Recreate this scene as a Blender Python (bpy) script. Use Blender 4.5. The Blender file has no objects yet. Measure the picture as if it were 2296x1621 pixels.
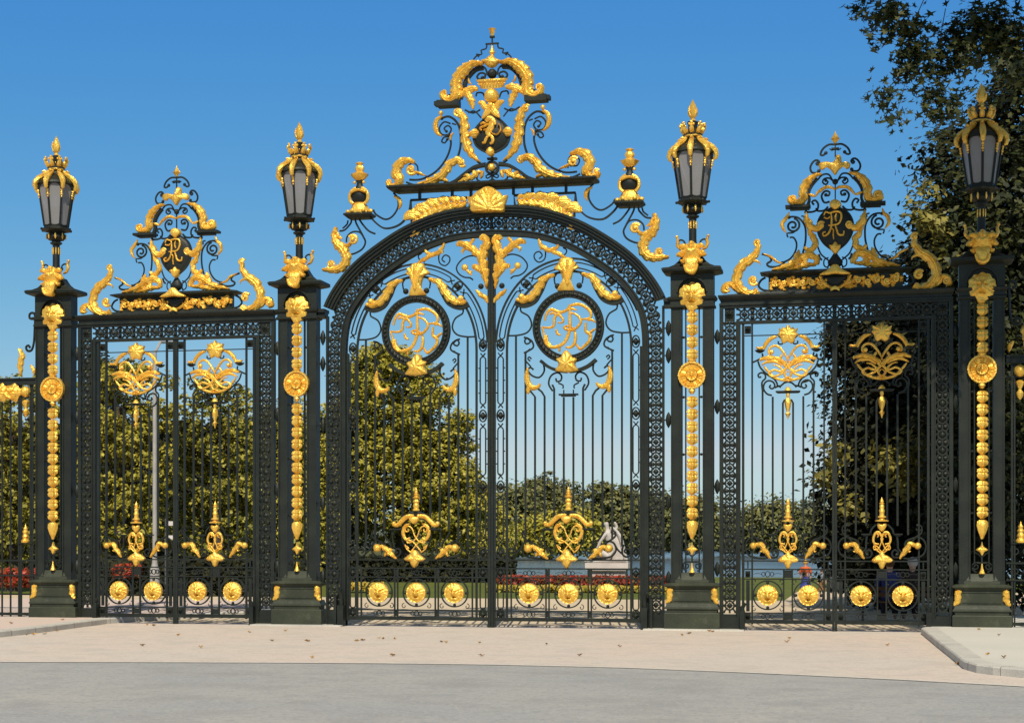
import bpy, bmesh, math, random
import numpy as np
from math import sin, cos, pi, radians, sqrt, atan2, hypot, tan
random.seed(7)
scene = bpy.context.scene
COL = scene.collection

# ------------------------------------------------------------------ the surveyed geometry
# The gate stands on the line y = 0 (x runs along it, z up, metres); the viewer stands 33.2 m in front of it.
F_PX, CX, HY, EYE, DIST = 5608., 1740., 1840., 1.65, 33.2
TH = radians(12.3137)
REG = dict(R1=(1050, 50, 1250/2251), R2=(1050, 700, 1250/2296), R3=(1050, 1350, 1250/2296), R4=(0, 400, 1150/2296),
           R5=(0, 1000, 1150/2296), R6=(0, 1550, 1150/2296), R7=(2200, 250, 1280/2296), R8=(2200, 1000, 1280/2296),
           S1=(2200, 1550, 1280/2288), S4=(900, 400, 300/810), S6=(1650, 1600, 550/1981), S7=(2450, 1600, 750/2296),
           T5=(2200, 800, 300/1216), T6=(1300, 850, 500/1621), T7=(280, 560, 640/2075), T8=(1450, 80, 450/1303),
           U2=(2480, 1050, 360/1297), U4=(1130, 1640, 550/1857), V6=(0, 1000, 300/434), D=(0, 0, 3480/2296))
def ray(u, v):
    a, b = (u-CX)/F_PX, (HY-v)/F_PX
    return (-sin(TH)+cos(TH)*a, cos(TH)+sin(TH)*a, b)
def at_y(u, v, y=0.):                      # drawing measured on the plane y
    d = ray(u, v); t = (DIST+y)/d[1]
    return (t*d[0], EYE+t*d[2])
def zm(reg, xc=0., y=0.):                  # measured points -> metres from an axis xc
    a, b, k = REG[reg]
    def f(pts):
        o = []
        for p in pts:
            X, Z = at_y(a+p[0]*k, b+p[1]*k, y); o.append((X-xc, Z))
        return o
    return f
def gnd(x, y, z=0.):                       # a point of the ground plane z (coordinates in the 2296 px drawing)
    d = ray(x*1.5157, y*1.5157); t = (z-EYE)/d[2]
    return (t*d[0], -DIST+t*d[1])
def mir(p): return [(-x, z) for x, z in p]

# ------------------------------------------------------------------ curves
def crv(pts, step=.03, closed=False):
    P = [np.array(p, float) for p in pts]; n = len(P); out = []
    if n < 3 and not closed:
        m = max(1, int(np.linalg.norm(P[1]-P[0])/step)); return [tuple(P[0]+(P[1]-P[0])*i/m) for i in range(m+1)]
    segs = n if closed else n-1
    for i in range(segs):
        if closed: a, b, c, d = P[i-1], P[i], P[(i+1) % n], P[(i+2) % n]
        else: a, b, c, d = P[max(i-1, 0)], P[i], P[i+1], P[min(i+2, n-1)]
        m = max(2, int(np.linalg.norm(c-b)/step))
        for j in range(m):
            t = j/m
            out.append(tuple(.5*((2*b)+(c-a)*t+(2*a-5*b+4*c-d)*t*t+(3*b-a-3*c+d)*t**3)))
    if not closed: out.append(tuple(P[-1]))
    return out
def vol(c, r0, r1, a0, turns, n=None):     # volute: a0 degrees, turns signed (positive anticlockwise)
    n = n or max(8, int(abs(turns)*14)); a0 = radians(a0)
    return [(c[0]+(r0+(r1-r0)*i/n)*cos(a0+2*pi*turns*i/n), c[1]+(r0+(r1-r0)*i/n)*sin(a0+2*pi*turns*i/n)) for i in range(n+1)]
def ell(cx, cz, a, b, t0, t1, n=40):
    return [(cx+a*cos(radians(t0+(t1-t0)*i/n)), cz+b*sin(radians(t0+(t1-t0)*i/n))) for i in range(n+1)]
def normals(p, closed=False):
    n = len(p); N = []
    for i in range(n):
        a = p[i-1] if (i or closed) else p[0]; b = p[(i+1) % n] if (i < n-1 or closed) else p[-1]
        dx, dz = b[0]-a[0], b[1]-a[1]; l = hypot(dx, dz) or 1
        N.append((-dz/l, dx/l))
    return N
def offset(p, d):
    return [(a[0]+n[0]*d, a[1]+n[1]*d) for a, n in zip(p, normals(p))]
def arclen(p):
    L = [0]
    for a, b in zip(p, p[1:]): L.append(L[-1]+hypot(b[0]-a[0], b[1]-a[1]))
    return L
def along(p, d):
    L = arclen(p)
    for i in range(len(p)-1):
        if L[i+1] >= d:
            t = (d-L[i])/((L[i+1]-L[i]) or 1); a, b = p[i], p[i+1]
            return (a[0]+(b[0]-a[0])*t, a[1]+(b[1]-a[1])*t), atan2(b[1]-a[1], b[0]-a[0])
    a, b = p[-2], p[-1]; return b, atan2(b[1]-a[1], b[0]-a[0])

# ------------------------------------------------------------------ mesh builder
class MB:
    def __init__(s): s.v = []; s.f = []; s.isl = []
    def add(s, v, f):
        o = len(s.v); s.isl.append((o, len(s.f))); s.v += [tuple(q) for q in v]; s.f += [tuple(i+o for i in q) for q in f]; return s
    def box(s, x0, x1, y0, y1, z0, z1):
        return s.add([(x0, y0, z0), (x1, y0, z0), (x1, y1, z0), (x0, y1, z0), (x0, y0, z1), (x1, y0, z1), (x1, y1, z1), (x0, y1, z1)],
                     [(0, 3, 2, 1), (4, 5, 6, 7), (0, 1, 5, 4), (1, 2, 6, 5), (2, 3, 7, 6), (3, 0, 4, 7)])
    def frust(s, secs):                    # stacked rectangles (halfx, halfy, z[, yc])
        v = []; f = []
        for q in secs:
            a, b, z = q[:3]; yc = q[3] if len(q) > 3 else 0
            v += [(-a, yc-b, z), (a, yc-b, z), (a, yc+b, z), (-a, yc+b, z)]
        for i in range(len(secs)-1):
            for j in range(4):
                k = (j+1) % 4; f.append((4*i+j, 4*i+k, 4*i+4+k, 4*i+4+j))
        n = 4*len(secs); f += [(3, 2, 1, 0), (n-4, n-3, n-2, n-1)]
        return s.add(v, f)
    def prism(s, pts, y0, y1):
        n = len(pts); v = [(x, y0, z) for x, z in pts]+[(x, y1, z) for x, z in pts]
        f = [tuple(range(n)), tuple(range(2*n-1, n-1, -1))]+[(i, i+n, (i+1) % n+n, (i+1) % n) for i in range(n)]
        return s.add(v, f)
    def strip(s, pts, w, d=.04, y=0., closed=False):  # flat bar bent in the plane of the gate
        n = len(pts); N = normals(pts, closed); v = []; f = []
        for i, (p, q) in enumerate(zip(pts, N)):
            h = (w[i] if isinstance(w, (list, tuple)) else w)/2
            for sx, yy in ((-1, -d/2), (1, -d/2), (1, d/2), (-1, d/2)):
                v.append((p[0]+q[0]*h*sx, y+yy, p[1]+q[1]*h*sx))
        m = n if closed else n-1
        for i in range(m):
            a, b = 4*i, 4*((i+1) % n)
            for j in range(4):
                k = (j+1) % 4; f.append((a+j, a+k, b+k, b+j))
        if not closed: f += [(3, 2, 1, 0), (4*n-4, 4*n-3, 4*n-2, 4*n-1)]
        return s.add(v, f)
    def tube(s, pts, r, n=6, y=0., closed=False):      # round bar in the plane
        N = normals(pts, closed); v = []; f = []; m = len(pts)
        for i, (p, q) in enumerate(zip(pts, N)):
            rr = r[i] if isinstance(r, (list, tuple)) else r
            for j in range(n):
                a = 2*pi*j/n; v.append((p[0]+q[0]*rr*cos(a), y+rr*sin(a), p[1]+q[1]*rr*cos(a)))
        for i in range(m if closed else m-1):
            a, b = n*i, n*((i+1) % m)
            for j in range(n):
                k = (j+1) % n; f.append((a+j, a+k, b+k, b+j))
        if not closed: f += [tuple(range(n-1, -1, -1)), tuple(range((m-1)*n, m*n))]
        return s.add(v, f)
    def tube3(s, pts, r, n=7):
        v = []; f = []; m = len(pts); up = np.array((0.13, 0.91, .37))
        P = [np.array(p, float) for p in pts]
        for i in range(m):
            t = P[min(i+1, m-1)]-P[max(i-1, 0)]; t = t/(np.linalg.norm(t) or 1)
            a = np.cross(t, up); a /= (np.linalg.norm(a) or 1); b = np.cross(t, a)
            rr = r[i] if isinstance(r, (list, tuple)) else r
            for j in range(n):
                q = P[i]+rr*(a*cos(2*pi*j/n)+b*sin(2*pi*j/n)); v.append(tuple(q))
        for i in range(m-1):
            for j in range(n):
                k = (j+1) % n; f.append((n*i+j, n*i+k, n*i+n+k, n*i+n+j))
        f += [tuple(range(n-1, -1, -1)), tuple(range((m-1)*n, m*n))]
        return s.add(v, f)
    def lathe(s, prof, c=(0, 0), n=12, sy=1., rib=0, amp=0., a0=0.):
        v = []; f = []; m = len(prof)
        for r, z in prof:
            for j in range(n):
                a = 2*pi*j/n+a0; rr = max(r, .0005)*(1+amp*cos(rib*a))
                v.append((c[0]+rr*cos(a), c[1]+rr*sin(a)*sy, z))
        for i in range(m-1):
            for j in range(n):
                k = (j+1) % n; f.append((n*i+j, n*i+k, n*i+n+k, n*i+n+j))
        f += [tuple(range(n-1, -1, -1)), tuple(range((m-1)*n, m*n))]
        return s.add(v, f)
    def ball(s, x, y, z, r, n=10, sz=1., sy=1.):
        return s.lathe([(r*sin(pi*i/6), z-r*sz*cos(pi*i/6)) for i in range(7)], (x, y), n, sy)
    def leaf(s, pts, w, y=-.03, th=None, lobes=0, tip=.12, root=.45, step=.018, lob=.3, back=.025):
        """acanthus blade: a domed, grooved band that follows pts, its edges cut into lobes that point along the blade"""
        p = crv(pts, step); L = arclen(p); T = L[-1] or 1; N = normals(p); th = th or w*.5; v = []; f = []
        S = (-1, -.72, -.5, -.22, 0, .22, .5, .72, 1); H = (0, .62, .72, .98, .80, .98, .72, .62, 0)
        for i, (q, nn) in enumerate(zip(p, N)):
            t = L[i]/T
            e = root+(1-root)*min(1, t/.3) if t < .3 else (1 if t < .6 else 1-(1-tip)*((t-.6)/.4)**1.5)
            ea = eb = e; ha = hb = 1.
            if lobes:
                fa, fb = (t*lobes) % 1, (t*lobes+.45) % 1; cut = lambda f_: (1-lob)+lob*1.45*(f_**.6 if f_ < .86 else (1-f_)/.14*.9)
                ea, eb = e*cut(fa), e*cut(fb); ha, hb = .8+.3*fa, .8+.3*fb
            for ss, hh in zip(S, H):
                ee = (eb if ss > 0 else ea) if abs(ss) > .6 else e*.92; h = w/2*ee*ss
                hm = ((hb if ss > 0 else ha) if abs(ss) > .6 else 1.)
                v.append((q[0]+nn[0]*h, y-th*hh*hm*(.4+.6*e), q[1]+nn[1]*h))
            v.append((q[0]+nn[0]*w*.4*eb, y+back, q[1]+nn[1]*w*.4*eb)); v.append((q[0]-nn[0]*w*.4*ea, y+back, q[1]-nn[1]*w*.4*ea))
        m = len(p); k = 11
        for i in range(m-1):
            for j in range(k):
                j2 = (j+1) % k; f.append((k*i+j, k*i+j2, k*i+k+j2, k*i+k+j))
        f += [tuple(range(k-1, -1, -1)), tuple(range((m-1)*k, m*k))]
        return s.add(v, f)
    def volute(s, x, y, z, r, sgn=1):      # rolled end of a scroll
        n = 26; pts = []; rad = []
        for i in range(n+1):
            t = i/n; a = sgn*(.6+2*pi*1.45*t); rr = r*(.80*(1-t)+.12*t); pts.append((x+rr*cos(a), y-.35*r*t, z+rr*sin(a))); rad.append(r*(.30-.10*t))
        s.tube3(pts, rad, 7)
        return s.lathe([(.001, -.62*r), (.3*r, -.55*r), (.36*r, -.3*r), (.36*r, 0)], (0, 0), 8) if False else s.ball(x, y-.42*r, z, r*.27, 7)
    def relief(s, cx, cz, rf, hf, nr=8, na=36, y0=-.02, back=.03):
        v = [(cx, y0-hf(0, 0), cz)]; f = []
        for i in range(1, nr+1):
            r = i/nr
            for j in range(na):
                a = 2*pi*j/na; R = rf(a); v.append((cx+r*R*cos(a), y0-hf(r, a), cz+r*R*sin(a)))
        for j in range(na): f.append((0, 1+j, 1+(j+1) % na))
        for i in range(nr-1):
            for j in range(na):
                k = (j+1) % na; f.append((1+i*na+j, 1+i*na+na+j, 1+i*na+na+k, 1+i*na+k))
        o = len(v)
        for j in range(na): q = v[1+(nr-1)*na+j]; v.append((q[0], y0+back, q[2]))
        for j in range(na):
            k = (j+1) % na; f.append((1+(nr-1)*na+j, o+j, o+k, 1+(nr-1)*na+k))
        f.append(tuple(range(o+na-1, o-1, -1)))
        return s.add(v, f)
    def plate(s, pts, y0=-.02, bulge=.05, back=.03, c=None, ribs=0, rings=(1., .94, .82, .64, .42, .2), smooth=True):  # puffed cast plate of a traced outline
        if smooth and len(pts) < 40: pts = crv(pts, .022, True)
        n = len(pts); c = c or (sum(p[0] for p in pts)/n, sum(p[1] for p in pts)/n); v = []; f = []
        for r in rings:
            for j, p in enumerate(pts):
                dx, dz = p[0]-c[0], p[1]-c[1]
                rb = (.75+.35*abs(sin(ribs*atan2(dz, dx)/2))) if ribs else 1
                h = 0 if r == 1 else bulge*sqrt(max(0, 1-r*r))*(rb if r > .3 else 1)
                v.append((c[0]+dx*r, y0-h, c[1]+dz*r))
        m = len(rings)
        for i in range(m-1):
            for j in range(n):
                k = (j+1) % n; f.append((n*i+j, n*i+k, n*i+n+k, n*i+n+j))
        v.append((c[0], y0-bulge, c[1])); ci = len(v)-1
        for j in range(n): f.append((n*(m-1)+j, n*(m-1)+(j+1) % n, ci))
        o = len(v); v += [(p[0], y0+back, p[1]) for p in pts]
        for j in range(n):
            k = (j+1) % n; f.append((j, o+j, o+k, k))
        f.append(tuple(range(o, o+n)))
        return s.add(v, f)
    def split(s, name, mat, parent, smooth=38, gap=.035):
        """every connected piece of iron becomes a part of its own"""
        n = len(s.isl); st = s.isl+[(len(s.v), len(s.f))]; up = list(range(n)); grid = {}
        def root(i):
            while up[i] != i: up[i] = up[up[i]]; i = up[i]
            return i
        for i in range(n):
            for k in range(st[i][0], st[i+1][0]):
                x, y, z = s.v[k]; c = (int(x//gap), int(z//gap))
                for dx in (-1, 0, 1):
                    for dz in (-1, 0, 1):
                        j = grid.get((c[0]+dx, c[1]+dz))
                        if j is not None and root(j) != root(i): up[root(j)] = root(i)
                grid[c] = i
        out = {}
        for i in range(n):
            m = out.setdefault(root(i), MB()); o = st[i][0]
            m.add(s.v[o:st[i+1][0]], [tuple(q-o for q in f) for f in s.f[st[i][1]:st[i+1][1]]])
        return [m.build(name, mat, parent, smooth) for m in out.values()]
    def build(s, name, mat, parent=None, smooth=38, loc=None):
        me = bpy.data.meshes.new(name); me.from_pydata(s.v, [], s.f)
        bm = bmesh.new(); bm.from_mesh(me); bmesh.ops.recalc_face_normals(bm, faces=bm.faces); bm.to_mesh(me); bm.free()
        if smooth:
            me.shade_smooth(); me.set_sharp_from_angle(angle=radians(smooth))
        me.materials.append(mat)
        o = bpy.data.objects.new(name, me); COL.objects.link(o)
        if parent is not None: o.parent = parent
        if loc: o.location = loc
        return o

def tag(o, label, cat, group=None):
    o['label'] = label; o['category'] = cat
    if group: o['group'] = group
    return o
def thing(name, loc, label, cat, group=None):
    o = bpy.data.objects.new(name, None); COL.objects.link(o); o.location = loc; o.empty_display_size = .3
    return tag(o, label, cat, group)
def structure(o):
    o['kind'] = 'structure'; return o
def copy_thing(r, loc, label, rz=0.):
    def rec(o, par):
        c = o.copy(); COL.objects.link(c)
        if par is not None: c.parent = par
        for ch in list(o.children): rec(ch, c)
        return c
    c = rec(r, None); c.location = loc; c.rotation_euler.z = rz; c['label'] = label
    return c

# ------------------------------------------------------------------ materials
def mat(name, col, rough=.5, metal=0., spec=.5, noise=None, bump=None, coords='Object'):
    m = bpy.data.materials.new(name); m.use_nodes = True; nt = m.node_tree; b = nt.nodes['Principled BSDF']
    b.inputs['Base Color'].default_value = (*col, 1); b.inputs['Roughness'].default_value = rough
    b.inputs['Metallic'].default_value = metal; b.inputs['Specular IOR Level'].default_value = spec
    tc = nt.nodes.new('ShaderNodeTexCoord')
    if noise:                               # list of (scale, colour2, lo, hi, detail)
        last = None
        for sc, c2, lo, hi, det in noise:
            n = nt.nodes.new('ShaderNodeTexNoise'); n.inputs['Scale'].default_value = sc; n.inputs['Detail'].default_value = det
            nt.links.new(tc.outputs[coords], n.inputs['Vector'])
            r = nt.nodes.new('ShaderNodeMapRange'); r.inputs[1].default_value = lo; r.inputs[2].default_value = hi
            nt.links.new(n.outputs['Fac'], r.inputs[0])
            x = nt.nodes.new('ShaderNodeMix'); x.data_type = 'RGBA'
            nt.links.new(r.outputs[0], x.inputs[0])
            if last: nt.links.new(last, x.inputs[6])
            else: x.inputs[6].default_value = (*col, 1)
            x.inputs[7].default_value = (*c2, 1); last = x.outputs[2]
        nt.links.new(last, b.inputs['Base Color'])
    if bump:
        n = nt.nodes.new('ShaderNodeTexNoise'); n.inputs['Scale'].default_value = bump[0]; n.inputs['Detail'].default_value = 4
        nt.links.new(tc.outputs[coords], n.inputs['Vector'])
        u = nt.nodes.new('ShaderNodeBump'); u.inputs['Strength'].default_value = bump[1]; u.inputs['Distance'].default_value = bump[2]
        nt.links.new(n.outputs['Fac'], u.inputs['Height']); nt.links.new(u.outputs[0], b.inputs['Normal'])
    return m
IRON = mat('wrought_iron_paint', (.0105, .0135, .011), .48, 0, .3, [(3., (.021, .026, .019), .4, .75, 5), (1.2, (.016, .021, .013), .5, .7, 6), (40., (.006, .007, .006), .55, .75, 3), (17., (.045, .032, .02), .66, .8, 6)], (50, .4, .012))
PLINTH = mat('green_black_plinth_paint', (.030, .036, .022), .55, 0, .3, [(2.5, (.052, .058, .034), .4, .75, 5), (30., (.012, .015, .011), .55, .8, 3), (5., (.085, .085, .06), .6, .8, 6)], (40, .4, .012))
GOLD = mat('gilding', (.94, .58, .09), .31, .5, .5, [(6., (.74, .36, .03), .45, .72, 5), (38., (1., .70, .20), .52, .8, 3), (14., (.42, .20, .03), .62, .80, 5)], (30, .8, .02))
GLASS = mat('frosted_lantern_glass', (.20, .195, .19), .3, 0, .6, [(2., (.22, .22, .24), .35, .7, 2)])
ASPH = mat('road_asphalt', (.335, .335, .33), .88, 0, .25, [(.35, (.385, .37, .345), .35, .7, 5), (1.1, (.30, .295, .285), .48, .7, 6), (5., (.30, .30, .295), .5, .75, 5), (16., (.24, .245, .25), .54, .74, 3), (28., (.5, .49, .47), .6, .78, 2)], (120, .4, .01))
CONC = mat('forecourt_concrete', (.57, .50, .44), .9, 0, .2, [(.16, (.62, .50, .42), .4, .65, 4), (.5, (.57, .51, .44), .45, .7, 6), (1.4, (.52, .46, .40), .5, .68, 6), (5., (.49, .43, .37), .52, .75, 6), (22., (.44, .39, .34), .52, .75, 3)], (90, .25, .006))
PAVE = mat('pavement_pink_tarmac', (.62, .48, .41), .9, 0, .2, [(.4, (.60, .50, .43), .4, .65, 5), (30., (.48, .38, .33), .5, .75, 3)], (90, .25, .006))
PAVER = mat('pavement_pale_tarmac', (.60, .57, .50), .9, 0, .2, [(.4, (.55, .53, .47), .4, .65, 5), (50., (.45, .43, .40), .5, .75, 3)], (90, .25, .006))
KERB = mat('kerb_granite', (.58, .55, .48), .8, 0, .3, [(1.5, (.44, .42, .38), .4, .7, 5), (60., (.36, .35, .33), .5, .7, 2)], (60, .3, .008))
PATH = mat('sand_path', (.60, .49, .35), .95, 0, .1, [(.3, (.54, .44, .31), .4, .7, 5)])
LAWN = mat('lawn', (.11, .13, .025), .95, 0, .1, [(.25, (.15, .15, .035), .4, .7, 6), (6., (.07, .10, .02), .45, .7, 4)])
EARTH = mat('meadow_ground', (.08, .09, .03), .95, 0, .1, [(.1, (.11, .10, .04), .4, .7, 6)])
WATER = mat('lake_water', (.10, .14, .18), .18, 0, .5, [(.05, (.13, .17, .21), .4, .6, 3)], (1.2, .25, .05))
BARK = mat('bark', (.10, .075, .05), .9, 0, .2, [(4., (.05, .04, .03), .4, .7, 5)], (12, .6, .03))
STONE = mat('pale_stone', (.62, .55, .50), .85, 0, .2, [(2., (.52, .46, .42), .4, .7, 5)], (20, .3, .01))
STEEL = mat('grey_lamp_post_paint', (.34, .33, .31), .5, 0, .4, [(3., (.27, .26, .25), .4, .7, 4)])
def leafmat(name, c1, c2, c3, trans=.25, rough=.5):
    m = bpy.data.materials.new(name); m.use_nodes = True; nt = m.node_tree; b = nt.nodes['Principled BSDF']
    g = nt.nodes.new('ShaderNodeNewGeometry'); r = nt.nodes.new('ShaderNodeValToRGB')
    nt.links.new(g.outputs['Random Per Island'], r.inputs[0])
    r.color_ramp.elements[0].color = (*c1, 1); r.color_ramp.elements[1].color = (*c3, 1)
    e = r.color_ramp.elements.new(.5); e.color = (*c2, 1)
    nt.links.new(r.outputs[0], b.inputs['Base Color']); b.inputs['Roughness'].default_value = rough
    b.inputs['Specular IOR Level'].default_value = .3
    t = nt.nodes.new('ShaderNodeBsdfTranslucent'); nt.links.new(r.outputs[0], t.inputs[0])
    x = nt.nodes.new('ShaderNodeMixShader'); x.inputs[0].default_value = trans
    nt.links.new(b.outputs[0], x.inputs[1]); nt.links.new(t.outputs[0], x.inputs[2])
    nt.links.new(x.outputs[0], nt.nodes['Material Output'].inputs[0])
    return m
LF_LIME = leafmat('lime_green_leaves', (.15, .145, .014), (.30, .26, .026), (.50, .42, .06), .12)
LF_GREEN = leafmat('mid_green_leaves', (.09, .10, .012), (.22, .20, .024), (.46, .39, .06), .12)
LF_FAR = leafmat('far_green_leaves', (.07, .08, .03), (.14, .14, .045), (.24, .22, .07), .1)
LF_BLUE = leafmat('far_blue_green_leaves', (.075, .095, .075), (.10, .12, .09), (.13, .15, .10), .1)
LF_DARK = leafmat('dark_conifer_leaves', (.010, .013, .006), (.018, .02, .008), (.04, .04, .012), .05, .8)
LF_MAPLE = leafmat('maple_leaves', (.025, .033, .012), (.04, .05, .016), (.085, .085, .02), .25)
LF_SUN = leafmat('sunlit_spray_leaves', (.14, .13, .03), (.24, .21, .045), (.34, .29, .07), .25)  # sunlit sprays on the dark trees, the sunlight put into the leaf colour
RED = leafmat('red_flowers', (.20, .03, .015), (.42, .05, .025), (.10, .10, .02), .15)
YEL = leafmat('yellow_flowers', (.5, .33, .03), (.55, .4, .05), (.35, .28, .05), .15)
def plain(name, c, r=.8): return mat(name, c, r, 0, .2, [(8., tuple(q*.8 for q in c), .4, .7, 4)])
XC, XP, XS = -7.675, (-17.47, -11.86, -3.527, 2.07), (-14.664, -.725)
def gauss(*q): return math.exp(-sum(a*a for a in q))
def lion_h(k=1., mane=7):
    def h(r, a):
        x, z = r*cos(a), r*sin(a); ax = abs(x)
        v = .40*(1-r*r)+(.08*abs(sin(mane*a+.6*sin(3*a)))+.07*abs(sin(mane*1.9*a+9*r)))*max(0, min(1, (r-.45)/.2))
        v += .30*gauss(x/.34, z/.42)+.22*gauss(x/.12, (z-.02)/.26)+.20*gauss(x/.26, (z+.25)/.14)
        v += .12*gauss((ax-.22)/.14, (z-.3)/.08)-.30*gauss((ax-.21)/.10, (z-.14)/.08)-.42*gauss(x/.24, (z+.45)/.08)+.14*gauss(x/.2, (z+.6)/.08)
        return v*k
    return h
def medal_h(k):
    def h(r, a):
        v = .10
        if r > .86: v = .34
        elif r > .78: v = .10
        elif r > .46: v = .22+.10*cos(20*a)
        elif r > .40: v = .08
        elif r > .30: v = .42
        else: v = .30+.55*gauss(r*cos(a)/.12, (r*sin(a)+.02)/.2)
        return v*k
    return h
def roundel_h(k):
    L = lion_h(1.15, 6)
    return lambda r, a: k*(L(min(1, r*1.05), a) if r < .93 else .20+.05*cos(30*a))
def shx(self, dx=0, dy=0, dz=0):
    self.v = [(x+dx, y+dy, z+dz) for x, y, z in self.v]; return self
MB.sh = shx
def husk(mb, z, r=.105, h=.235, y=-.15):
    mb.lathe([(r*.45, z+h*.5), (r*.85, z+h*.40), (r*1.0, z+h*.18), (r*.78, z+h*.08), (r*.98, z-h*.06), (r*.9, z-h*.28), (r*.5, z-h*.42), (r*.3, z-h*.5)][::-1], (0, y), 20, .8, 5, .17)

def make_pillar():
    t = thing('gate_pillar', (XP[0], 0, 0), 'x', 'pillar', 'iron pillars of the gateway')
    p = MB()
    p.frust([(.555, .20, -.14), (.555, .20, .21), (.535, .19, .225), (.535, .19, .23)])
    p.frust([(.50, .17, .23), (.505, .175, .30)])
    p.frust([(.55, .20, .30), (.55, .20, .325), (.52, .185, .36), (.50, .17, .42)])
    p.frust([(.455, .14, .42), (.455, .14, .72)])
    p.frust([(.49, .165, .715), (.50, .17, .73), (.56, .215, .765), (.56, .215, .785), (.50, .175, .815), (.44, .16, .825)])
    p.frust([(.335, .16, .825), (.335, .16, .875), (.30, .15, .895), (.22, .12, 1.02), (.20, .11, 1.03)])
    p.box(-.36, .36, -.155, -.139, .46, .48); p.box(-.36, .36, -.155, -.139, .66, .68)
    p.build('plinth', PLINTH, t, 30)
    for s in (-1, 1):                                   # gilded consoles at the corners of the plinth
        g = MB(); c = s*.47
        g.leaf([(c-s*.045, .71), (c-s*.02, .62), (c-s*.02, .52), (c+s*.03, .44), (c+s*.06, .425)], .13, -.15, .05, 3, .5, .8)
        g.leaf([(c, .70), (c, .58), (c+.0, .43)], .09, -.13, .06, 0, .9, .9)
        g.build('corner_console', GOLD, t)
    for s in (-1, 1):                                   # the two flat columns with their mouldings
        c = MB(); x = s*.318
        c.box(x-.105, x+.105, -.125, .125, .82, 6.36)
        c.box(x-.105, x-.075, -.145, -.1251, .86, 6.3); c.box(x+.075, x+.105, -.145, -.1251, .86, 6.3)
        c.box(x-.115, x+.115, -.155, .135, .8205, .90)
        c.build('column', IRON, t, 30)
        b = MB(); b.box(s*.135-.011, s*.135+.011, -.08, .0, .9, 6.40)
        for z in (5.75, 4.55, 3.4, 2.2): b.box(min(s*.145, s*.215), max(s*.145, s*.215), -.06, -.03, z-.012, z+.012); b.ball(s*.178, -.045, z, .028, 8)
        b.build('slender_bar', IRON, t, 30)
    e = MB()                                            # entablature with the arched niche, mouldings
    R = .285; arc = [(R*cos(radians(a)), 6.64+R*sin(radians(a))) for a in range(0, 181, 12)]
    e.box(-.43, .43, -.08, .15, 6.34, 7.0)
    e.prism([(-.43, 6.56), (-.43, 7.0), (.43, 7.0), (.43, 6.56), (R, 6.56)]+arc+[(-R, 6.56)], -.15, -.0801)
    e.strip([(x*1.05, 6.64+(z-6.64)*1.05) for x, z in arc], .03, .03, -.155)
    e.frust([(.44, .155, 6.33), (.455, .18, 6.35), (.455, .18, 6.385), (.435, .16, 6.40), (.435, .16, 6.47), (.47, .20, 6.50), (.485, .215, 6.545), (.44, .16, 6.56)])
    e.build('entablature', IRON, t, 30)
    k = MB()                                            # pagoda cap
    k.frust([(.44, .16, 7.0), (.50, .22, 7.02), (.565, .29, 7.045), (.585, .31, 7.06), (.585, .31, 7.115), (.57, .295, 7.13), (.46, .23, 7.145), (.36, .18, 7.19), (.27, .15, 7.27), (.21, .14, 7.36), (.19, .13, 7.40)])
    for z0, hw in ((7.115, .585),): k.box(-hw-.012, hw+.012, -.322, -.3101, 7.085, 7.112)
    k.build('cap', IRON, t, 30)
    m = MB()                                            # gilded mask on the cap
    def rf(a): return .205*(1+.05*cos(8*a)+.02*cos(3*a+1.57))
    def mh(r, a):
        x, z = r*cos(a), r*sin(a)
        return .14*(.75*(1-r*r)+.3*gauss((abs(x)-.3)/.2, (z-.2)/.2)+.25*gauss(x/.16, z/.3)-.09*gauss((abs(x)-.27)/.1, (z-.02)/.08)-.1*gauss(x/.2, (z+.42)/.06)+.12*abs(sin(4*a))*r)
    m.relief(0, 7.42, rf, mh, 9, 48, -.22, .12)
    m.plate([(-.13, 7.28), (-.12, 7.16), (-.10, 7.05), (-.04, 6.985), (.05, 6.985), (.11, 7.05), (.13, 7.16), (.13, 7.28), (0, 7.3)], -.325, .05, .12)
    m.leaf([(-.13, 7.16), (-.09, 7.05), (.0, 7.01), (.09, 7.05), (.13, 7.16)], .075, -.37, .04, 0, .7, .7)
    for s in (-1, 1):
        m.leaf([(s*.10, 7.44), (s*.20, 7.40), (s*.30, 7.36)], .14, -.24, .08, 2, .3, .8); m.leaf([(s*.10, 7.52), (s*.19, 7.55), (s*.25, 7.52)], .12, -.24, .07, 2, .3, .8)
        m.leaf([(s*.08, 7.30), (s*.17, 7.24), (s*.22, 7.27)], .11, -.26, .06, 2, .3, .7)
    m.leaf([(0, 7.46), (0, 7.56), (0, 7.64)], .16, -.27, .09, 2, .5, .7)
    m.build('gilded_mask', GOLD, t)
    for s in (-1, 1):
        h = MB(); h.tube(vol((s*.155, 7.60), .03, .015, 90, -s*.9, 12)+[(s*.13, 7.52)], .016, 6, -.05)
        h.tube(crv([(s*.13, 7.56), (s*.17, 7.68), (s*.24, 7.71), (s*.285, 7.68)]), .018, 6, -.05)
        q = h.build('cap_scroll', IRON, t)
        g = MB(); g.leaf([(s*.32, 7.78), (s*.29, 7.70), (s*.30, 7.62), (s*.26, 7.54), (s*.19, 7.50)], .075, -.04, .04, 3, .4, .5)
        g.ball(s*.315, -.05, 7.775, .032, 8); g.build('gilded_leaf', GOLD, q)
    l = MB(); l.relief(0, 6.57, lambda a: .262*(1+.045*cos(11*a+pi/2)+.03*cos(5*a)), lion_h(.20, 5.5), 10, 54, -.15, .06)
    l.plate([(-.10, 6.40), (-.09, 6.29), (-.02, 6.22), (.05, 6.25), (.10, 6.40)], -.15, .05)
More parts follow.
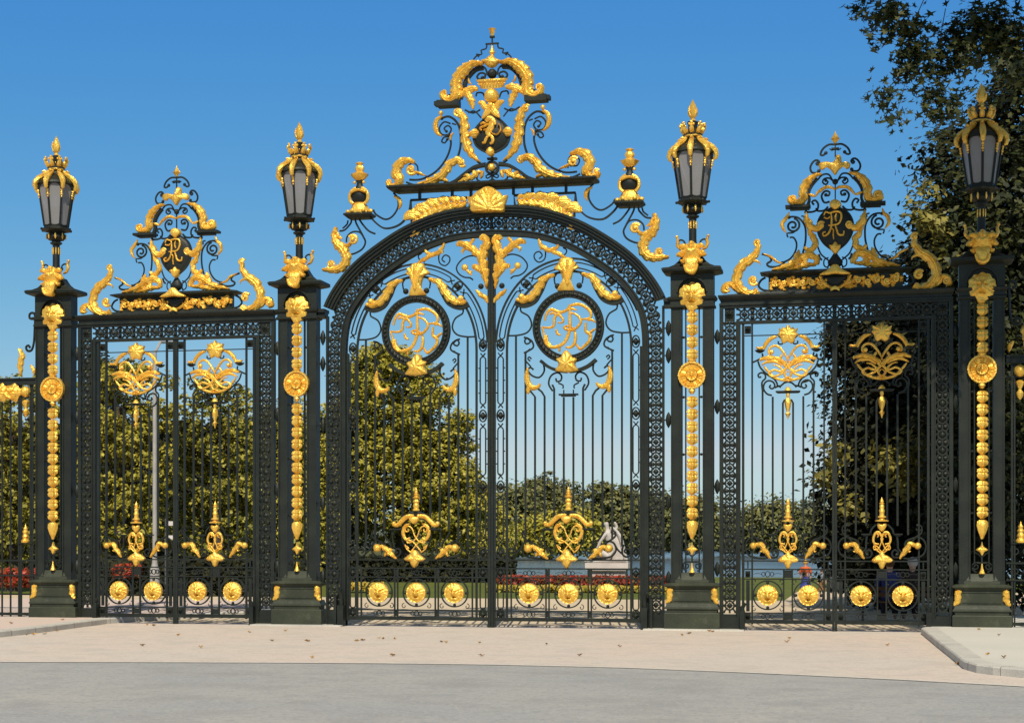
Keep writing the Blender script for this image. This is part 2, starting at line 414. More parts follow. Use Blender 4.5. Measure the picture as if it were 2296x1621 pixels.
    l.build('lion_head', GOLD, t)
    for z in (6.125, 5.878, 5.631, 5.384): q = MB(); husk(q, z); q.build('husk', GOLD, t)
    for i in range(10): q = MB(); husk(q, 4.44-.2475*i); q.build('husk', GOLD, t)
    q = MB(); q.lathe([(.02, 1.70), (.045, 1.76), (.085, 1.86), (.11, 1.95), (.105, 2.03), (.06, 2.07)], (0, -.15), 15, .75, 5, .08); q.build('husk', GOLD, t)
    q = MB(); q.relief(0, 4.975, lambda a: .272*(1+.012*cos(24*a)), medal_h(.16), 26, 48, -.16, .06)
    q.lathe([(.03, 4.60), (.07, 4.66), (.05, 4.72)], (0, -.15), 10); q.lathe([(.06, 5.22), (.09, 5.27), (.05, 5.30)], (0, -.15), 10)
    q.build('medallion', GOLD, t)
    g = MB(); g.plate([(0, 1.65), (.03, 1.56), (.115, 1.49), (.05, 1.45), (0, 1.37), (-.05, 1.45), (-.115, 1.49), (-.03, 1.56)], -.14, .05)
    g.build('fleuron', GOLD, t)
    sc = MB()
    for s in (-1, 1):
        sc.tube(crv([(s*.02, 1.36), (s*.07, 1.41), (s*.13, 1.44)]), .013, 6, -.12)
        sc.tube([(s*.01, 1.24), (s*.07, 1.25)]+vol((s*.115, 1.17), .075, .02, 90, -s*1.3, 18), .014, 6, -.12)
        sc.tube(crv([(s*.18, 1.2), (s*.17, 1.1), (s*.10, 1.06)]), .014, 6, -.12)
    sc.box(-.09, .09, -.15, -.09, 1.225, 1.245); sc.box(-.015, .015, -.14, -.1, 1.03, 1.40)
    q = sc.build('foot_scroll', IRON, t)
    g = MB(); g.lathe([(.06, 1.03), (.045, 1.07), (.02, 1.15), (.012, 1.225)], (0, -.15), 8); g.build('gilded_spike', GOLD, q)
    return t

def make_lantern():
    z0 = 7.30
    t = thing('lantern', (XP[0], 0, z0), 'x', 'lantern', 'lanterns on the gate pillars')
    B = lambda mb, n, m, par=t, sm=38: mb.sh(dz=-z0).build(n, m, par, sm)
    s = MB()
    s.lathe([(.15, 7.30), (.14, 7.45), (.10, 7.55), (.085, 7.62), (.076, 7.72), (.076, 8.14), (.095, 8.145), (.13, 8.17), (.13, 8.19), (.09, 8.205), (.09, 8.22), (.17, 8.25), (.205, 8.30), (.20, 8.36), (.17, 8.40), (.20, 8.42)], n=16)
    s.lathe([(.20, 8.415), (.30, 8.44), (.335, 8.46), (.335, 8.475), (.27, 8.50), (.27, 8.535)], n=8, a0=-pi/2)
    for a in range(8): an = a*pi/4-pi/2; s.ball(.325*cos(an), .325*sin(an), 8.47, .03, 6)
    st = B(s, 'stem', IRON)
    g = MB()
    for a in range(8):
        an = a*pi/4-pi/2+pi/8; x, y = cos(an), sin(an); g.lathe([(.005, 8.25), (.022, 8.30), (.012, 8.38)], (.205*x, .205*y), 6)
        x, y = cos(an), sin(an); g.lathe([(.008, 7.93), (.015, 7.98), (.012, 8.08)], (.078*x, .078*y), 6)
    g.sh(dz=-z0).split('gilded_drop', GOLD, st)
    r0, r1, za, zb = .262, .385, 8.535, 9.33
    fr = MB()
    for a in range(8):
        an = a*pi/4-pi/2; x, y = cos(an), sin(an)
        fr.tube3([(r0*x, r0*y, za), (r1*x, r1*y, zb), (r1*1.02*x, r1*1.02*y, 9.42)], .024, 6)
        an2 = an+pi/4; P0 = np.array((r1*x, r1*y, zb-.02)); P1 = np.array((r1*cos(an2), r1*sin(an2), zb-.02))
        pts = [tuple(P0+(P1-P0)*(.5-.5*cos(pi*i/8))+np.array((0, 0, .15*sin(pi*i/8)))) for i in range(9)]
        fr.tube3(pts, .024, 5)
        Q0 = np.array((r0*x, r0*y, za+.05)); Q1 = np.array((r0*cos(an2), r0*sin(an2), za+.05))
        fr.tube3([tuple(Q0+(Q1-Q0)*(.5-.5*cos(pi*i/6))-np.array((0, 0, .045*sin(pi*i/6)))) for i in range(7)], .018, 5)
    fr.lathe([(.385, 9.43), (.43, 9.44), (.43, 9.47), (.39, 9.52), (.30, 9.59), (.20, 9.65), (.155, 9.70), (.15, 9.78), (.20, 9.80), (.20, 9.82), (.10, 9.84), (.09, 10.0), (.11, 10.05), (.11, 10.08), (.05, 10.09)], n=8, a0=-pi/2)
    B(fr, 'lantern_frame', IRON)
    for a in range(8):
        an = a*pi/4-pi/2; an2 = an+pi/4; c = .97
        bl = np.array((r0*c*cos(an), r0*c*sin(an), za)); br = np.array((r0*c*cos(an2), r0*c*sin(an2), za))
        tl = np.array((r1*c*cos(an), r1*c*sin(an), zb)); tr = np.array((r1*c*cos(an2), r1*c*sin(an2), zb))
        top = [tl+(tr-tl)*(.5-.5*cos(pi*i/8))+np.array((0, 0, .14*sin(pi*i/8))) for i in range(9)]
        outer = [bl, br]+top[::-1]; n = len(outer); inn = [q*np.array((.965, .965, 1)) for q in outer]
        mb = MB(); mb.add([tuple(q) for q in outer]+[tuple(q) for q in inn], [tuple(range(n)), tuple(range(2*n-1, n-1, -1))]+[(i, (i+1) % n, n+(i+1) % n, n+i) for i in range(n)])
        B(mb, 'glass_pane', GLASS, sm=0)
    for a in range(8):
        an = a*pi/4-pi/2; x, y = cos(an), sin(an); g = MB()
        pr = [(.17, 9.74), (.22, 9.68), (.30, 9.625), (.39, 9.56), (.455, 9.48), (.475, 9.40), (.45, 9.33), (.42, 9.31)]
        g.tube3([(r*x, r*y, z) for r, z in pr], [.035, .045, .055, .062, .062, .05, .042, .02], 7)
        g.tube3([(r*x, r*y, z) for r, z in [(.22, 9.70), (.27, 9.73), (.31, 9.71)]], [.04, .03, .015], 6)
        for zz, rr in ((9.28, .03), (9.235, .026), (9.19, .03), (9.14, .018)):
            q = r0+(r1-r0)*(zz-za)/(zb-za)+.018; g.ball(q*x, q*y, zz, rr, 7)
        B(g, 'gilded_rib', GOLD)
    c = MB()
    c.lathe([(.155, 9.755), (.185, 9.775), (.185, 9.80), (.15, 9.81)], n=16)
    for a in range(8):
        an = a*pi/4-pi/2; x, y = cos(an), sin(an)
        c.tube3([(r*x, r*y, z) for r, z in [(.12, 9.80), (.17, 9.86), (.22, 9.93), (.235, 10.0)]], [.02, .05, .045, .02], 6)
        c.ball(.235*x, .235*y, 10.03, .032, 6)
        for d in (-.16, .16): c.ball(.25*cos(an+d), .25*sin(an+d), 9.985, .026, 6)
    c.lathe([(.05, 9.86), (.09, 9.93), (.07, 10.02), (.05, 10.06)], n=10)
    B(c, 'crown', GOLD)
    f = MB()
    f.lathe([(.05, 10.08), (.065, 10.10), (.04, 10.13), (.035, 10.15), (.075, 10.20), (.09, 10.26), (.075, 10.34), (.05, 10.42), (.02, 10.49), (.004, 10.53)], n=12, rib=4, amp=.16)
    f.tube3([(.03, -.03, 10.2), (.085, -.04, 10.28), (.09, -.05, 10.34)], [.03, .025, .008], 5)
    f.tube3([(-.03, -.03, 10.2), (-.07, -.04, 10.30), (-.06, -.05, 10.39)], [.03, .025, .008], 5)
    B(f, 'flame_finial', GOLD)
    return t
pil = make_pillar(); lan = make_lantern()
PL = ['leftmost iron pillar, behind the left pavement kerb, beside the low railing', 'iron pillar between the left side portal and the great arch, under a grey glass lantern',
      'iron pillar right of the great arch, sky showing through its slits', 'rightmost iron pillar with its upper part in tree shade and a sunlit green plinth']
LL = ['leftmost and lowest-looking lantern, grey glass against plain blue sky', 'grey glass lantern on the pillar just left of the great arch, beside the left urn',
      'grey glass lantern on the pillar just right of the great arch, beside the right urn', 'shaded lantern with bluish glass in front of the dark tree']
for i in range(4):
    if i == 0: pil['label'] = PL[0]; lan['label'] = LL[0]
    else: copy_thing(pil, (XP[i], 0, 0), PL[i]); copy_thing(lan, (XP[i], 0, 7.30), LL[i])
# ------------------------------------------------------------------ pierced bands of rings and rosettes
def pierced(mb, path, period, half, r=.088, start=0., y=0.):
    L = arclen(path)[-1]; n = max(1, int(round((L-2*start)/period))); per = (L-2*start)/n
    for i in range(n):
        (x, z), a = along(path, start+per*(i+.5))
        mb.strip(ell(x, z, r, r, 0, 345, 14), .034, .05, y, True)
        mb.lathe([(.044, 0), (.04, .02), (.02, .045), (.004, .05)], (0, 0), 8, 1, 4, .18) if False else None
        mb.relief(x, z, lambda q: .056*(1+.2*cos(4*q)), lambda rr, q: .035*(1-rr*rr), 2, 12, y-.015, .03)
        ca, sa = cos(a), sin(a); U = lambda u, v: (x+u*ca-v*sa, z+u*sa+v*ca)
        for s in (-1, 1):
            for q in (-1, 1):
                mb.strip([U(s*r*.7, q*r*.7), U(s*.11, q*half*.80), U(s*per*.5, q*half*.92)], .034, .04, y)
                mb.strip([U(s*.04, q*.04), U(s*r*.75, q*r*.75)], .02, .03, y)
            mb.strip([U(s*r, 0), U(s*per*.5, 0)], .036, .04, y)
        mb.strip([U(per*.5, -half), U(per*.5, 0), U(per*.5, half)], .04, .045, y)
        for q in (-1, 1):
            c = U(per*.5, q*half*.45); mb.ball(c[0], y-.02, c[1], .045, 6)
            c = U(0, q*half*.86); mb.ball(c[0], y-.015, c[1], .03, 5)

def rosette_square(mb, x, z, h=.09, y=-.03):
    mb.box(x-h, x+h, y, y+.04, z-h*1.3, z+h*1.3)
    mb.relief(x, z, lambda q: h*.85*(1+.15*cos(8*q)), lambda r, q: .05*(1-r*r)*(.7+.3*cos(8*q)), 3, 24, y-.002, .003)

def make_portal():
    t = thing('side_portal', (XS[0], 0, 0), 'x', 'side portal', 'frames of the two side portals')
    for s in (-1, 1):
        j = MB()
        j.box(min(s*1.85, s*1.915), max(s*1.85, s*1.915), -.06, .06, -.14, 6.05); j.box(min(s*2.19, s*2.262), max(s*2.19, s*2.262), -.06, .06, -.14, 6.36)
        j.box(min(s*1.9155, s*1.935), max(s*1.9155, s*1.935), -.08, .04, .2, 6.04)
        j.box(min(s*1.9155, s*2.1895), max(s*1.9155, s*2.1895), -.04, .04, -.14, .20)
        for z in (1.1, 2.75, 4.35, 5.75):
            j.lathe([(.008, z-.15), (.045, z-.08), (.06, z), (.045, z+.08), (.008, z+.15)], (s*2.31, 0), 8)
        q = j.build('jamb', IRON, t, 30)
        b = MB(); pierced(b, [(s*2.062, .22), (s*2.062, 6.02)], .31, .125); b.build('pierced_band', IRON, q)
    e = MB()
    e.box(-1.849, 1.849, -.06, .06, 5.99, 6.05); e.box(-2.189, 2.189, -.065, .065, 6.312, 6.36)
    e.frust([(2.265, .09, 6.361), (2.265, .09, 6.40), (2.24, .07, 6.41), (2.24, .07, 6.46), (2.27, .13, 6.49), (2.285, .16, 6.535), (2.285, .16, 6.56), (2.2, .08, 6.575), (1.4, .07, 6.62)])
    e.build('lintel', IRON, t, 30)
    b = MB(); pierced(b, [(-1.93, 6.18), (1.93, 6.18)], .31, .125)
    for s in (-1, 1): rosette_square(b, s*2.06, 6.18, .1)
    b.build('pierced_lintel_band', IRON, t)
    k = MB()
    for s in (-1, 1):                       # stop posts at the foot
        k.box(min(s*1.75, s*1.845), max(s*1.75, s*1.845), -.22, -.07, -.14, .28); k.tube3([(s*1.80, -.15, .1), (s*1.80, -.15, .34), (s*1.74, -.2, .42)], [.05, .045, .03], 8)
    k.split('gate_stop', IRON, t, 30)
    return t

def bottom_panel(mb, x0, x1, z0, z1, z2, z3, cx, cz, R):
    """lattice panel under the leaf: ring round a roundel, little scrolls in the bands"""
    mb.strip(ell(cx, cz, R, R, 0, 352, 36), .026, .04, 0, True)
    for s in (-1, 1):
        for q in (-1, 1):
            mb.tube(vol((cx+s*(R*.93), cz+q*(R*.97)), .06, .015, 90 if q < 0 else -90, s*q*.9, 10), .009, 5)
        mb.ball(cx+s*(R-.035), 0, cz, .034, 7); mb.ball(cx, 0, cz+s*(R-.035), .034, 7)
    for zz in ((z0+z1)/2, (z2+z3)/2):
        mb.strip(ell(cx, zz, .045, .055, 0, 340, 12), .014, .03, 0, True)
        for s in (-1, 1): mb.strip(ell(cx+s*.085, zz, .035, .04, 0, 340, 10), .014, .03, 0, True); mb.strip([(cx+s*.12, zz), (cx+s*.2, zz+.02), (cx+s*.28, zz)], .01, .02)

def make_side_leaf():
    ax = .91; xc = XS[1]-ax-.01
    t = thing('gate_leaf', (XS[0]-ax, 0, 0), 'x', 'gate leaf', 'leaves of the side portals')
    f = MB()
    for s in (-1, 1):
        f.box(min(s*.862, s*.908), max(s*.862, s*.908), -.04, .04, -.13 if s else 0, 5.985); f.box(min(s*.69, s*.722), max(s*.69, s*.722), -.03, .03, .0, 5.984)
        rosette_square(f, s*.79, 5.87, .062); rosette_square(f, s*.79, 1.0, .05); rosette_square(f, s*.79, .16, .055)
        f.strip([(s*.79, .26), (s*.79, .88)], .07, .015); f.box(s*.79-.012, s*.79+.012, -.02, .02, 1.12, 1.25)
    f.box(-.861, .861, -.045, .045, .02, .095)
    for z, h in ((.23, .022), (.905, .022), (1.10, .026), (1.265, .026)): f.box(-.861, .861, -.032, .032, z-h/2, z+h/2)
    f.box(-.689, -.17, -.015, .015, 5.745, 5.765); f.box(.17, .689, -.015, .015, 5.745, 5.765); f.box(-.861, -.723, -.015, .015, 5.745, 5.765); f.box(.723, .861, -.015, .015, 5.745, 5.765)
    for s in (-1, 1):
        f.box(s*.085-.014, s*.085+.014, -.025, .025, .096, 1.086)
        f.box(min(s*.0, s*.07), max(s*.0, s*.07), -.012, .012, .93, 1.08); f.box(min(s*.0, s*.07), max(s*.0, s*.07), -.012, .012, .10, .21)
    f.build('frame', IRON, t, 30)
    p = MB()
    for s in (-1, 1): bottom_panel(p, 0, 0, .095, .23, .905, 1.10, s*.40, .585, .285)
    p.split('ring_lattice', IRON, t, 40)
    for s in (-1, 1):
        m = MB(); m.relief(s*.40, .588, lambda a: .203*(1+.02*cos(30*a)), roundel_h(.12), 11, 60, -.03, .05); m.build('lion_roundel', GOLD, t)
    u = zm('U2', xc); v = zm('S7', xc); mR = zm('S7', XS[1]+ax+.01)
    def bar(pts, n='bar', w=.038): b = MB(); b.strip(pts, w, .034); b.build(n, IRON, t, 30)
    for s in (-1, 1):
        bar([(s*.1, 2.08), (s*.1, 4.40), (s*.06, 4.47)]); bar([(s*.3, 1.96), (s*.3, 4.53)]); bar([(s*.5, 1.78), (s*.5, 4.78)])
    # iron scrolls, both halves mirrored about the axis of the leaf
    sc = MB(); pm = lambda f_, q: [f_(q), mir(f_(q))]
    def st(f_, pts, r=.018, raw=False):
        q = f_(pts)
        for c in (q, mir(q)): sc.tube(c if raw else crv(c), r, 6)
    st(u, [(390, 545), (397, 590), (340, 625), (275, 655)]); st(u, [(340, 640), (370, 720), (450, 800), (540, 860), (575, 920), (575, 945)])
    st(u, [(395, 1000), (388, 900), (430, 850), (425, 800), (380, 780), (342, 805), (352, 838), (380, 830)])
    st(u, [(510, 1058), (450, 1040), (408, 980), (420, 910), (470, 878), (530, 900), (545, 950), (510, 978), (480, 955), (498, 930)])
    st(u, [(575, 945), (620, 940), (660, 905), (705, 893)]); st(u, [(590, 330), (640, 380), (635, 430), (590, 425), (590, 395)], .016)
    st(u, [(545, 965), (590, 945), (620, 960)])
    for s in (-1, 1):
        (dx, dz), = u([(362, 505)]); sc.lathe([(.02, dz-.06), (.06, dz-.045), (.105, dz-.005), (.10, dz)], (s*abs(dx), 0), 10)
    z0 = u([(705, 1010)])[0][1]; sc.box(-.24, .24, -.06, .03, z0-.015, z0+.012); sc.frust([(.2, .04, z0-.035), (.235, .05, z0-.016)])
    for zp, hw in ((520, .0),): pass
    def st2(pts, r=.02):
        q = mR(pts)
        for c in (q, mir(q)):
            sc.tube(crv(c), r, 6)
            if len(pts) > 4: sc.ball(c[-1][0], 0, c[-1][1], r*1.7, 6)
    st2([(2035, 600), (2060, 625), (2095, 605), (2085, 570), (2050, 565), (2055, 480)][:5], .015)
    st2([(2095, 600), (2090, 645), (2030, 690), (1950, 720), (1920, 760), (1930, 820)])
    st2([(1985, 745), (2040, 690), (2110, 715), (2140, 790), (2110, 870), (2030, 905), (1930, 912), (1880, 890)])
    st2([(1835, 665), (1845, 740), (1850, 810), (1900, 860)]); st2([(1900, 870), (1860, 900), (1800, 895), (1785, 850), (1815, 820), (1850, 845), (1835, 870)])
    st2([(1677, 545), (1740, 560), (1790, 610), (1800, 650)], .02)
    for s in (-1, 1):
        zz = mR([(1830, 660)])[0][1]; sc.box(s*.31-.085, s*.31+.085, -.05, .03, zz-.01, zz+.015)
        sc.box(s*.31-.05, s*.31+.05, -.03, .02, zz-.035, zz-.0101)
    sc.split('scroll', IRON, t)
    # the gilded basket cartouche
    g = MB()
    g.plate(u([(595, 235), (625, 250), (650, 220), (675, 235), (710, 190), (740, 235), (770, 220), (790, 250), (828, 235), (812, 288), (835, 312), (800, 350), (785, 405), (745, 425), (705, 402), (655, 425), (630, 405), (612, 350), (580, 312), (600, 288)]), -.03, .07, .05, ribs=9)
    g.build('gilded_crown', GOLD, t)
    g = MB()
    def lf(f_, pts, w, lobes=0, y=-.03, **k):
        q = f_(pts)
        for c in (q, mir(q)): g.leaf(c, w, y, None, lobes, **k)
    lf(u, [(575, 340), (500, 365), (440, 425), (405, 495)], .085, 0, tip=.8); lf(u, [(410, 470), (360, 490), (320, 470)], .07, 0, tip=.3)
    lf(u, [(720, 660), (690, 590), (640, 515), (590, 465), (530, 455), (480, 490), (475, 545), (520, 550)], .05, 0, tip=.8)
    for s in (-1, 1):
        (dx, dz), = u([(510, 530)]); g.ball(s*abs(dx), -.05, dz, .045, 8)
    lf(u, [(690, 720), (640, 650), (550, 610), (450, 600), (360, 630)], .11, 4, tip=.5, root=.5)
    lf(u, [(640, 700), (560, 650), (460, 650), (385, 690)], .07, 2, -.045, tip=.4)
    lf(u, [(600, 640), (620, 590), (640, 560), (610, 585)], .05)
    lf(u, [(740, 640), (690, 720), (620, 770), (540, 750), (475, 790), (520, 830), (620, 800), (700, 720)], .045, 0, -.05, tip=.9)
    lf(u, [(480, 780), (540, 840), (620, 868), (705, 878)], .055, 0, -.03, tip=1, root=.6)
    lf(u, [(410, 700), (450, 750), (500, 800)], .05, 0, tip=.7); lf(u, [(520, 690), (580, 700), (640, 750), (680, 830), (760, 860)], .042, 0, -.045, tip=.9)
    lf(u, [(705, 760), (670, 800), (705, 850)], .03, 0, tip=.9)
    g.build('gilded_basket', GOLD, t)
    g = MB(); z = lambda py: u([(705, py)])[0][1]
    g.lathe([(.075, z(1003)), (.06, z(985)), (.03, z(960)), (.005, z(950))], (0, -.03), 10)
    g.lathe([(.004, z(1355)), (.015, z(1330)), (.035, z(1300)), (.055, z(1285)), (.02, z(1262)), (.05, z(1200)), (.062, z(1150)), (.045, z(1100)), (.02, z(1085)), (.035, z(1060)), (.03, z(1030))], (0, -.02), 12, rib=6, amp=.08)
    g.build('gilded_drop', GOLD, t)
    g = MB(); z = lambda py: v([(692, py)])[0][1]
    g.lathe([(.13, z(527)), (.13, z(516)), (.06, z(508)), (.045, z(492)), (.085, z(488)), (.085, z(477)), (.05, z(468)), (.045, z(440)), (.06, z(420)), (.04, z(395)), (.05, z(372)), (.035, z(352)), (.055, z(345)), (.03, z(335)), (.04, z(320)), (.018, z(300)), (.004, z(278))], (0, -.01), 12)
    g.build('gilded_pinnacle', GOLD, t)
    g = MB()
    g.plate(v([(652, 545), (692, 555), (732, 545), (738, 580), (715, 615), (692, 632), (670, 615), (646, 580)]), -.04, .05)
    def lg(pts, w, **k): 
        q = v(pts)
        for c in (q, mir(q)): g.leaf(c, w, -.03, None, 0, **k)
    lg([(700, 730), (688, 680), (662, 640), (630, 645), (606, 700), (615, 750), (660, 760)], .05, tip=.6); lg([(645, 690), (660, 670), (640, 655)], .03, tip=.9)
    lg([(680, 700), (705, 760), (730, 810), (770, 815), (775, 785), (745, 780), (705, 830), (680, 850)], .026, tip=.9, root=.9)
    lg([(612, 760), (640, 820), (692, 860)], .03, tip=.9, root=.9)
    g.build('gilded_cartouche', GOLD, t)
    g = MB(); g.plate(v([(692, 830), (722, 868), (760, 885), (805, 928), (770, 952), (735, 955), (712, 1005), (692, 1018), (672, 1005), (650, 955), (615, 952), (588, 928), (630, 885), (664, 868)]), -.04, .06, .05, ribs=3)
    g.build('gilded_fleur', GOLD, t)
    for s in (1, -1):
        g = MB(); q = v([(345, 775), (410, 762), (440, 810), (472, 850), (512, 912)]); q = q if s > 0 else mir(q)
        g.leaf(q, .115, -.03, None, 3, tip=.3, root=.6); c = v([(332, 778)])[0]; g.ball(c[0]*s, -.04, c[1], .068, 9)
        q2 = v([(440, 810), (415, 838), (400, 830)]); q2 = q2 if s > 0 else mir(q2); g.leaf(q2, .04, -.03)
        g.build('gilded_branch', GOLD, t)
    return t

def frieze_leaf(mb, x0, x1, z0, z1, y, n, flip=1):
    """cast foliage scrolls, rolling alternately up and down"""
    w = (x1-x0)/n; zc = (z0+z1)/2; h = (z1-z0)/2; rng = random.Random(5)
    mb.leaf([(x0+(x1-x0)*i/(4*n), zc+.35*h*sin(i*pi/2)) for i in range(4*n+1)], .035, y, .03, 0, tip=.8, root=.8)
    for i in range(n):
        c = x0+w*(i+.5); s = 1 if i % 2 else -1
        mb.volute(c, y-.02, zc-s*h*.12, h*.62, s*flip)
        for k in range(10):
            a = rng.uniform(0, 2*pi); r = rng.uniform(.3, .65); px, pz = c+abs(w)*r*cos(a), zc+h*.62*sin(a); b_ = a+rng.uniform(-1.2, 1.2); l = h*rng.uniform(.45, .8)
            q = [(px, pz), (px+l*.6*cos(b_), pz+l*.5*sin(b_)), (px+l*cos(b_+.5), pz+l*.6*sin(b_+.5))]
            q = [(min(max(u, min(x0, x1)), max(x0, x1)), min(max(v, z0), z1)) for u, v in q]
            mb.leaf(q, h*rng.uniform(.45, .7), y-rng.uniform(0, .02), .04, 2, tip=.3, root=.5)

def make_side_crest():
    xc = -14.624
    t = thing('portal_crest', (XS[0]+.02, 0, 6.62), 'x', 'gate crest', 'crests on the side portals')
    B = lambda mb, n, m, par=t, sm=38: mb.sh(dz=-6.62).build(n, m, par, sm)
    q7, q4 = zm('T7', xc), zm('R4', xc)
    pb = MB(); pb.box(-1.30, 1.30, -.05, .05, 6.622, 6.905)
    pb.box(-1.30, 1.30, -.07, -.0501, 6.622, 6.645); pb.box(-1.30, 1.30, -.07, -.0501, 6.875, 6.90)
    pb.frust([(1.30, .08, 6.906), (1.36, .13, 6.935), (1.46, .20, 6.96), (1.46, .20, 6.985), (1.30, .12, 7.015), (1.2, .06, 7.03)])
    B(pb, 'frieze_panel', IRON, t, 30)
    fg = MB()
    for s in (-1, 1): frieze_leaf(fg, s*1.27, s*.18, 6.635, 6.89, -.055, 6, -s)
    B(fg, 'gilded_frieze', GOLD)
    c = MB()
    c.plate([(-.30, 6.90), (-.14, 6.99), (-.05, 7.08), (.05, 7.08), (.14, 6.99), (.30, 6.90), (.16, 6.885), (0, 6.90), (-.16, 6.885)], -.21, .05)
    for s in (-1, 1): c.leaf([(s*.30, 6.89), (s*.22, 6.75), (s*.10, 6.66), (0, 6.63)], .07, -.08, .04, 0, tip=.8, root=.8)
    c.plate([(-.07, 6.64), (0, 6.67), (.07, 6.64), (.09, 6.57), (0, 6.60), (-.09, 6.57)], -.19, .02)
    cc = B(c, 'gilded_cartouche', GOLD)
    k = MB(); k.plate([(-.20, 6.87), (.20, 6.87), (.12, 6.76), (0, 6.69), (-.12, 6.76)], -.075, .02); B(k, 'cartouche_field', IRON, cc)
    # iron skeleton
    ir = MB()
    def st(f_, pts, r=.021, y=0.):
        q = f_(pts)
        for cu in (q, mir(q)):
            ir.tube(crv(cu), r, 6, y)
            if len(pts) > 4: ir.ball(cu[-1][0], y, cu[-1][1], r*1.75, 6)
    st(q7, [(1048, 145), (1110, 140), (1165, 180), (1185, 235), (1155, 240), (1135, 220)]); st(q7, [(1048, 190), (1080, 200), (1100, 180)], .012)
    ir.box(-.012, .012, -.012, .012, *sorted((q7([(1048, 130)])[0][1], q7([(1048, 270)])[0][1])))
    z = q7([(1048, 185)])[0][1]; ir.box(-.075, .075, -.03, .03, z-.02, z+.015)
    st(q7, [(1205, 300), (1225, 320), (1210, 335), (1195, 310), (1215, 285), (1250, 295), (1280, 350), (1265, 405), (1215, 412), (1200, 395)])
    st(q7, [(1075, 500), (1110, 440), (1170, 440), (1215, 490)], .018); st(q7, [(1060, 520), (1100, 480), (1150, 480), (1165, 515), (1135, 540), (1115, 515), (1135, 500)], .018)
    z = q7([(1048, 520)])[0][1]; ir.ball(0, 0, z, .06, 8)
    ir.box(-.012, .012, -.012, .012, *sorted((q7([(1048, 545)])[0][1], q7([(1048, 720)])[0][1])))
    st(q7, [(1100, 715), (1150, 720), (1175, 650), (1140, 605), (1100, 620), (1110, 655), (1135, 645)])
    st(q7, [(1245, 735), (1265, 705), (1235, 690), (1207, 730), (1215, 785), (1260, 805), (1320, 803)]); st(q7, [(1115, 765), (1150, 800), (1210, 800), (1225, 770)])
    st(q7, [(1350, 1215), (1325, 1090), (1330, 950), (1385, 860), (1450, 838), (1480, 842)], .02); st(q7, [(1340, 880), (1340, 845), (1365, 840)], .016)
    for s in (-1, 1):
        cx, cz = q7([(1445, 930)])[0]; ir.tube(vol((s*cx, cz), .145, .03, 100 if s > 0 else 80, s*1.6, 26), .022, 6)
    st(q7, [(1400, 960), (1440, 1000), (1500, 1005), (1490, 1045)], .016); st(q7, [(1475, 1050), (1440, 1050), (1410, 1110), (1420, 1190), (1470, 1265), (1545, 1300)], .018)
    st(q7, [(1740, 1195), (1670, 1225), (1650, 1270), (1690, 1300), (1670, 1330), (1600, 1338), (1530, 1318)], .022)
    st(q7, [(1120, 1380), (1100, 1330), (1120, 1300), (1180, 1240), (1215, 1150)], .016); st(q7, [(1170, 1300), (1190, 1280), (1200, 1240)], .02)
    st(q7, [(1110, 1280), (1150, 1300), (1150, 1360), (1110, 1385)], .014)
    for s in (-1, 1):
        ir.box(min(s*.50, s*.88), max(s*.50, s*.88), -.08, .08, *sorted((q7([(1048, 745)])[0][1], q7([(1048, 790)])[0][1])))
        zt = q7([(1048, 760)])[0][1]; ir.frust([(.22, .10, zt-.03), (.25, .15, zt), (.25, .15, zt+.02), (.2, .1, zt+.035)]) if False else ir.box(min(s*.48, s*.97), max(s*.48, s*.97), -.12, .12, zt-.02, zt+.03)
    z0, z1 = q7([(1048, 1390)])[0][1], q7([(1048, 1240)])[0][1]
    ir.lathe([(.05, z0), (.13, z0+.05), (.15, z0+.12), (.06, z0+.25), (.03, z1)], (0, 0), 10, .6)
    for s in (-1, 1):                       # iron volute bracket at the ends of the base
        ir.tube(crv([(s*1.27, 6.63), (s*1.42, 6.66), (s*1.50, 6.75), (s*1.44, 6.86), (s*1.36, 6.90)]), .022, 6, -.02)
    ir.sh(dz=-6.62).split('scroll', IRON, t)
    sh = MB(); o = q7([(1048, 775), (1115, 800), (1180, 850), (1215, 940), (1205, 1040), (1160, 1130), (1100, 1190), (1048, 1225)]); o = o+mir(o)[::-1][1:-1]
    sh.plate(o, -.03, .07, .05); shd = B(sh, 'shield', IRON)
    sh = MB(); sh.strip(crv(o, .04, True), .03, .05, -.03, True); B(sh, 'shield_rim', IRON, shd)
    mo = MB()
    for pts, w in (([(945, 870), (960, 835), (1000, 845), (1045, 830), (1095, 840), (1105, 890), (1080, 950), (1030, 965), (985, 970)], .042), ([(1010, 850), (1015, 910), (1010, 990), (985, 1050), (945, 1075), (935, 1045), (960, 1035)], .042),
                   ([(1050, 970), (1065, 1020), (1080, 1060), (1120, 1065), (1130, 1025)], .042), ([(945, 890), (980, 900), (1000, 880)], .035), ([(1000, 1000), (1030, 1010), (1030, 1060), (1035, 1110)], .03), ([(1060, 850), (1050, 890), (1060, 930)], .035)):
        mo.leaf(q7(pts), w, -.105, .025, 0, tip=.7, root=.7)
    B(mo, 'gilded_monogram', GOLD, shd)
    top = MB(); zf = lambda py: q7([(1048, py)])[0][1]
    top.lathe([(.012, zf(135)), (.03, zf(125)), (.05, zf(110)), (.085, zf(88)), (.05, zf(60)), (.02, zf(35)), (.004, zf(8))], (0, 0), 4)
    top.lathe([(.004, zf(100)), (.11, zf(88)), (.004, zf(75))], (0, 0), 4, a0=pi/4)
    B(top, 'gilded_finial', GOLD)
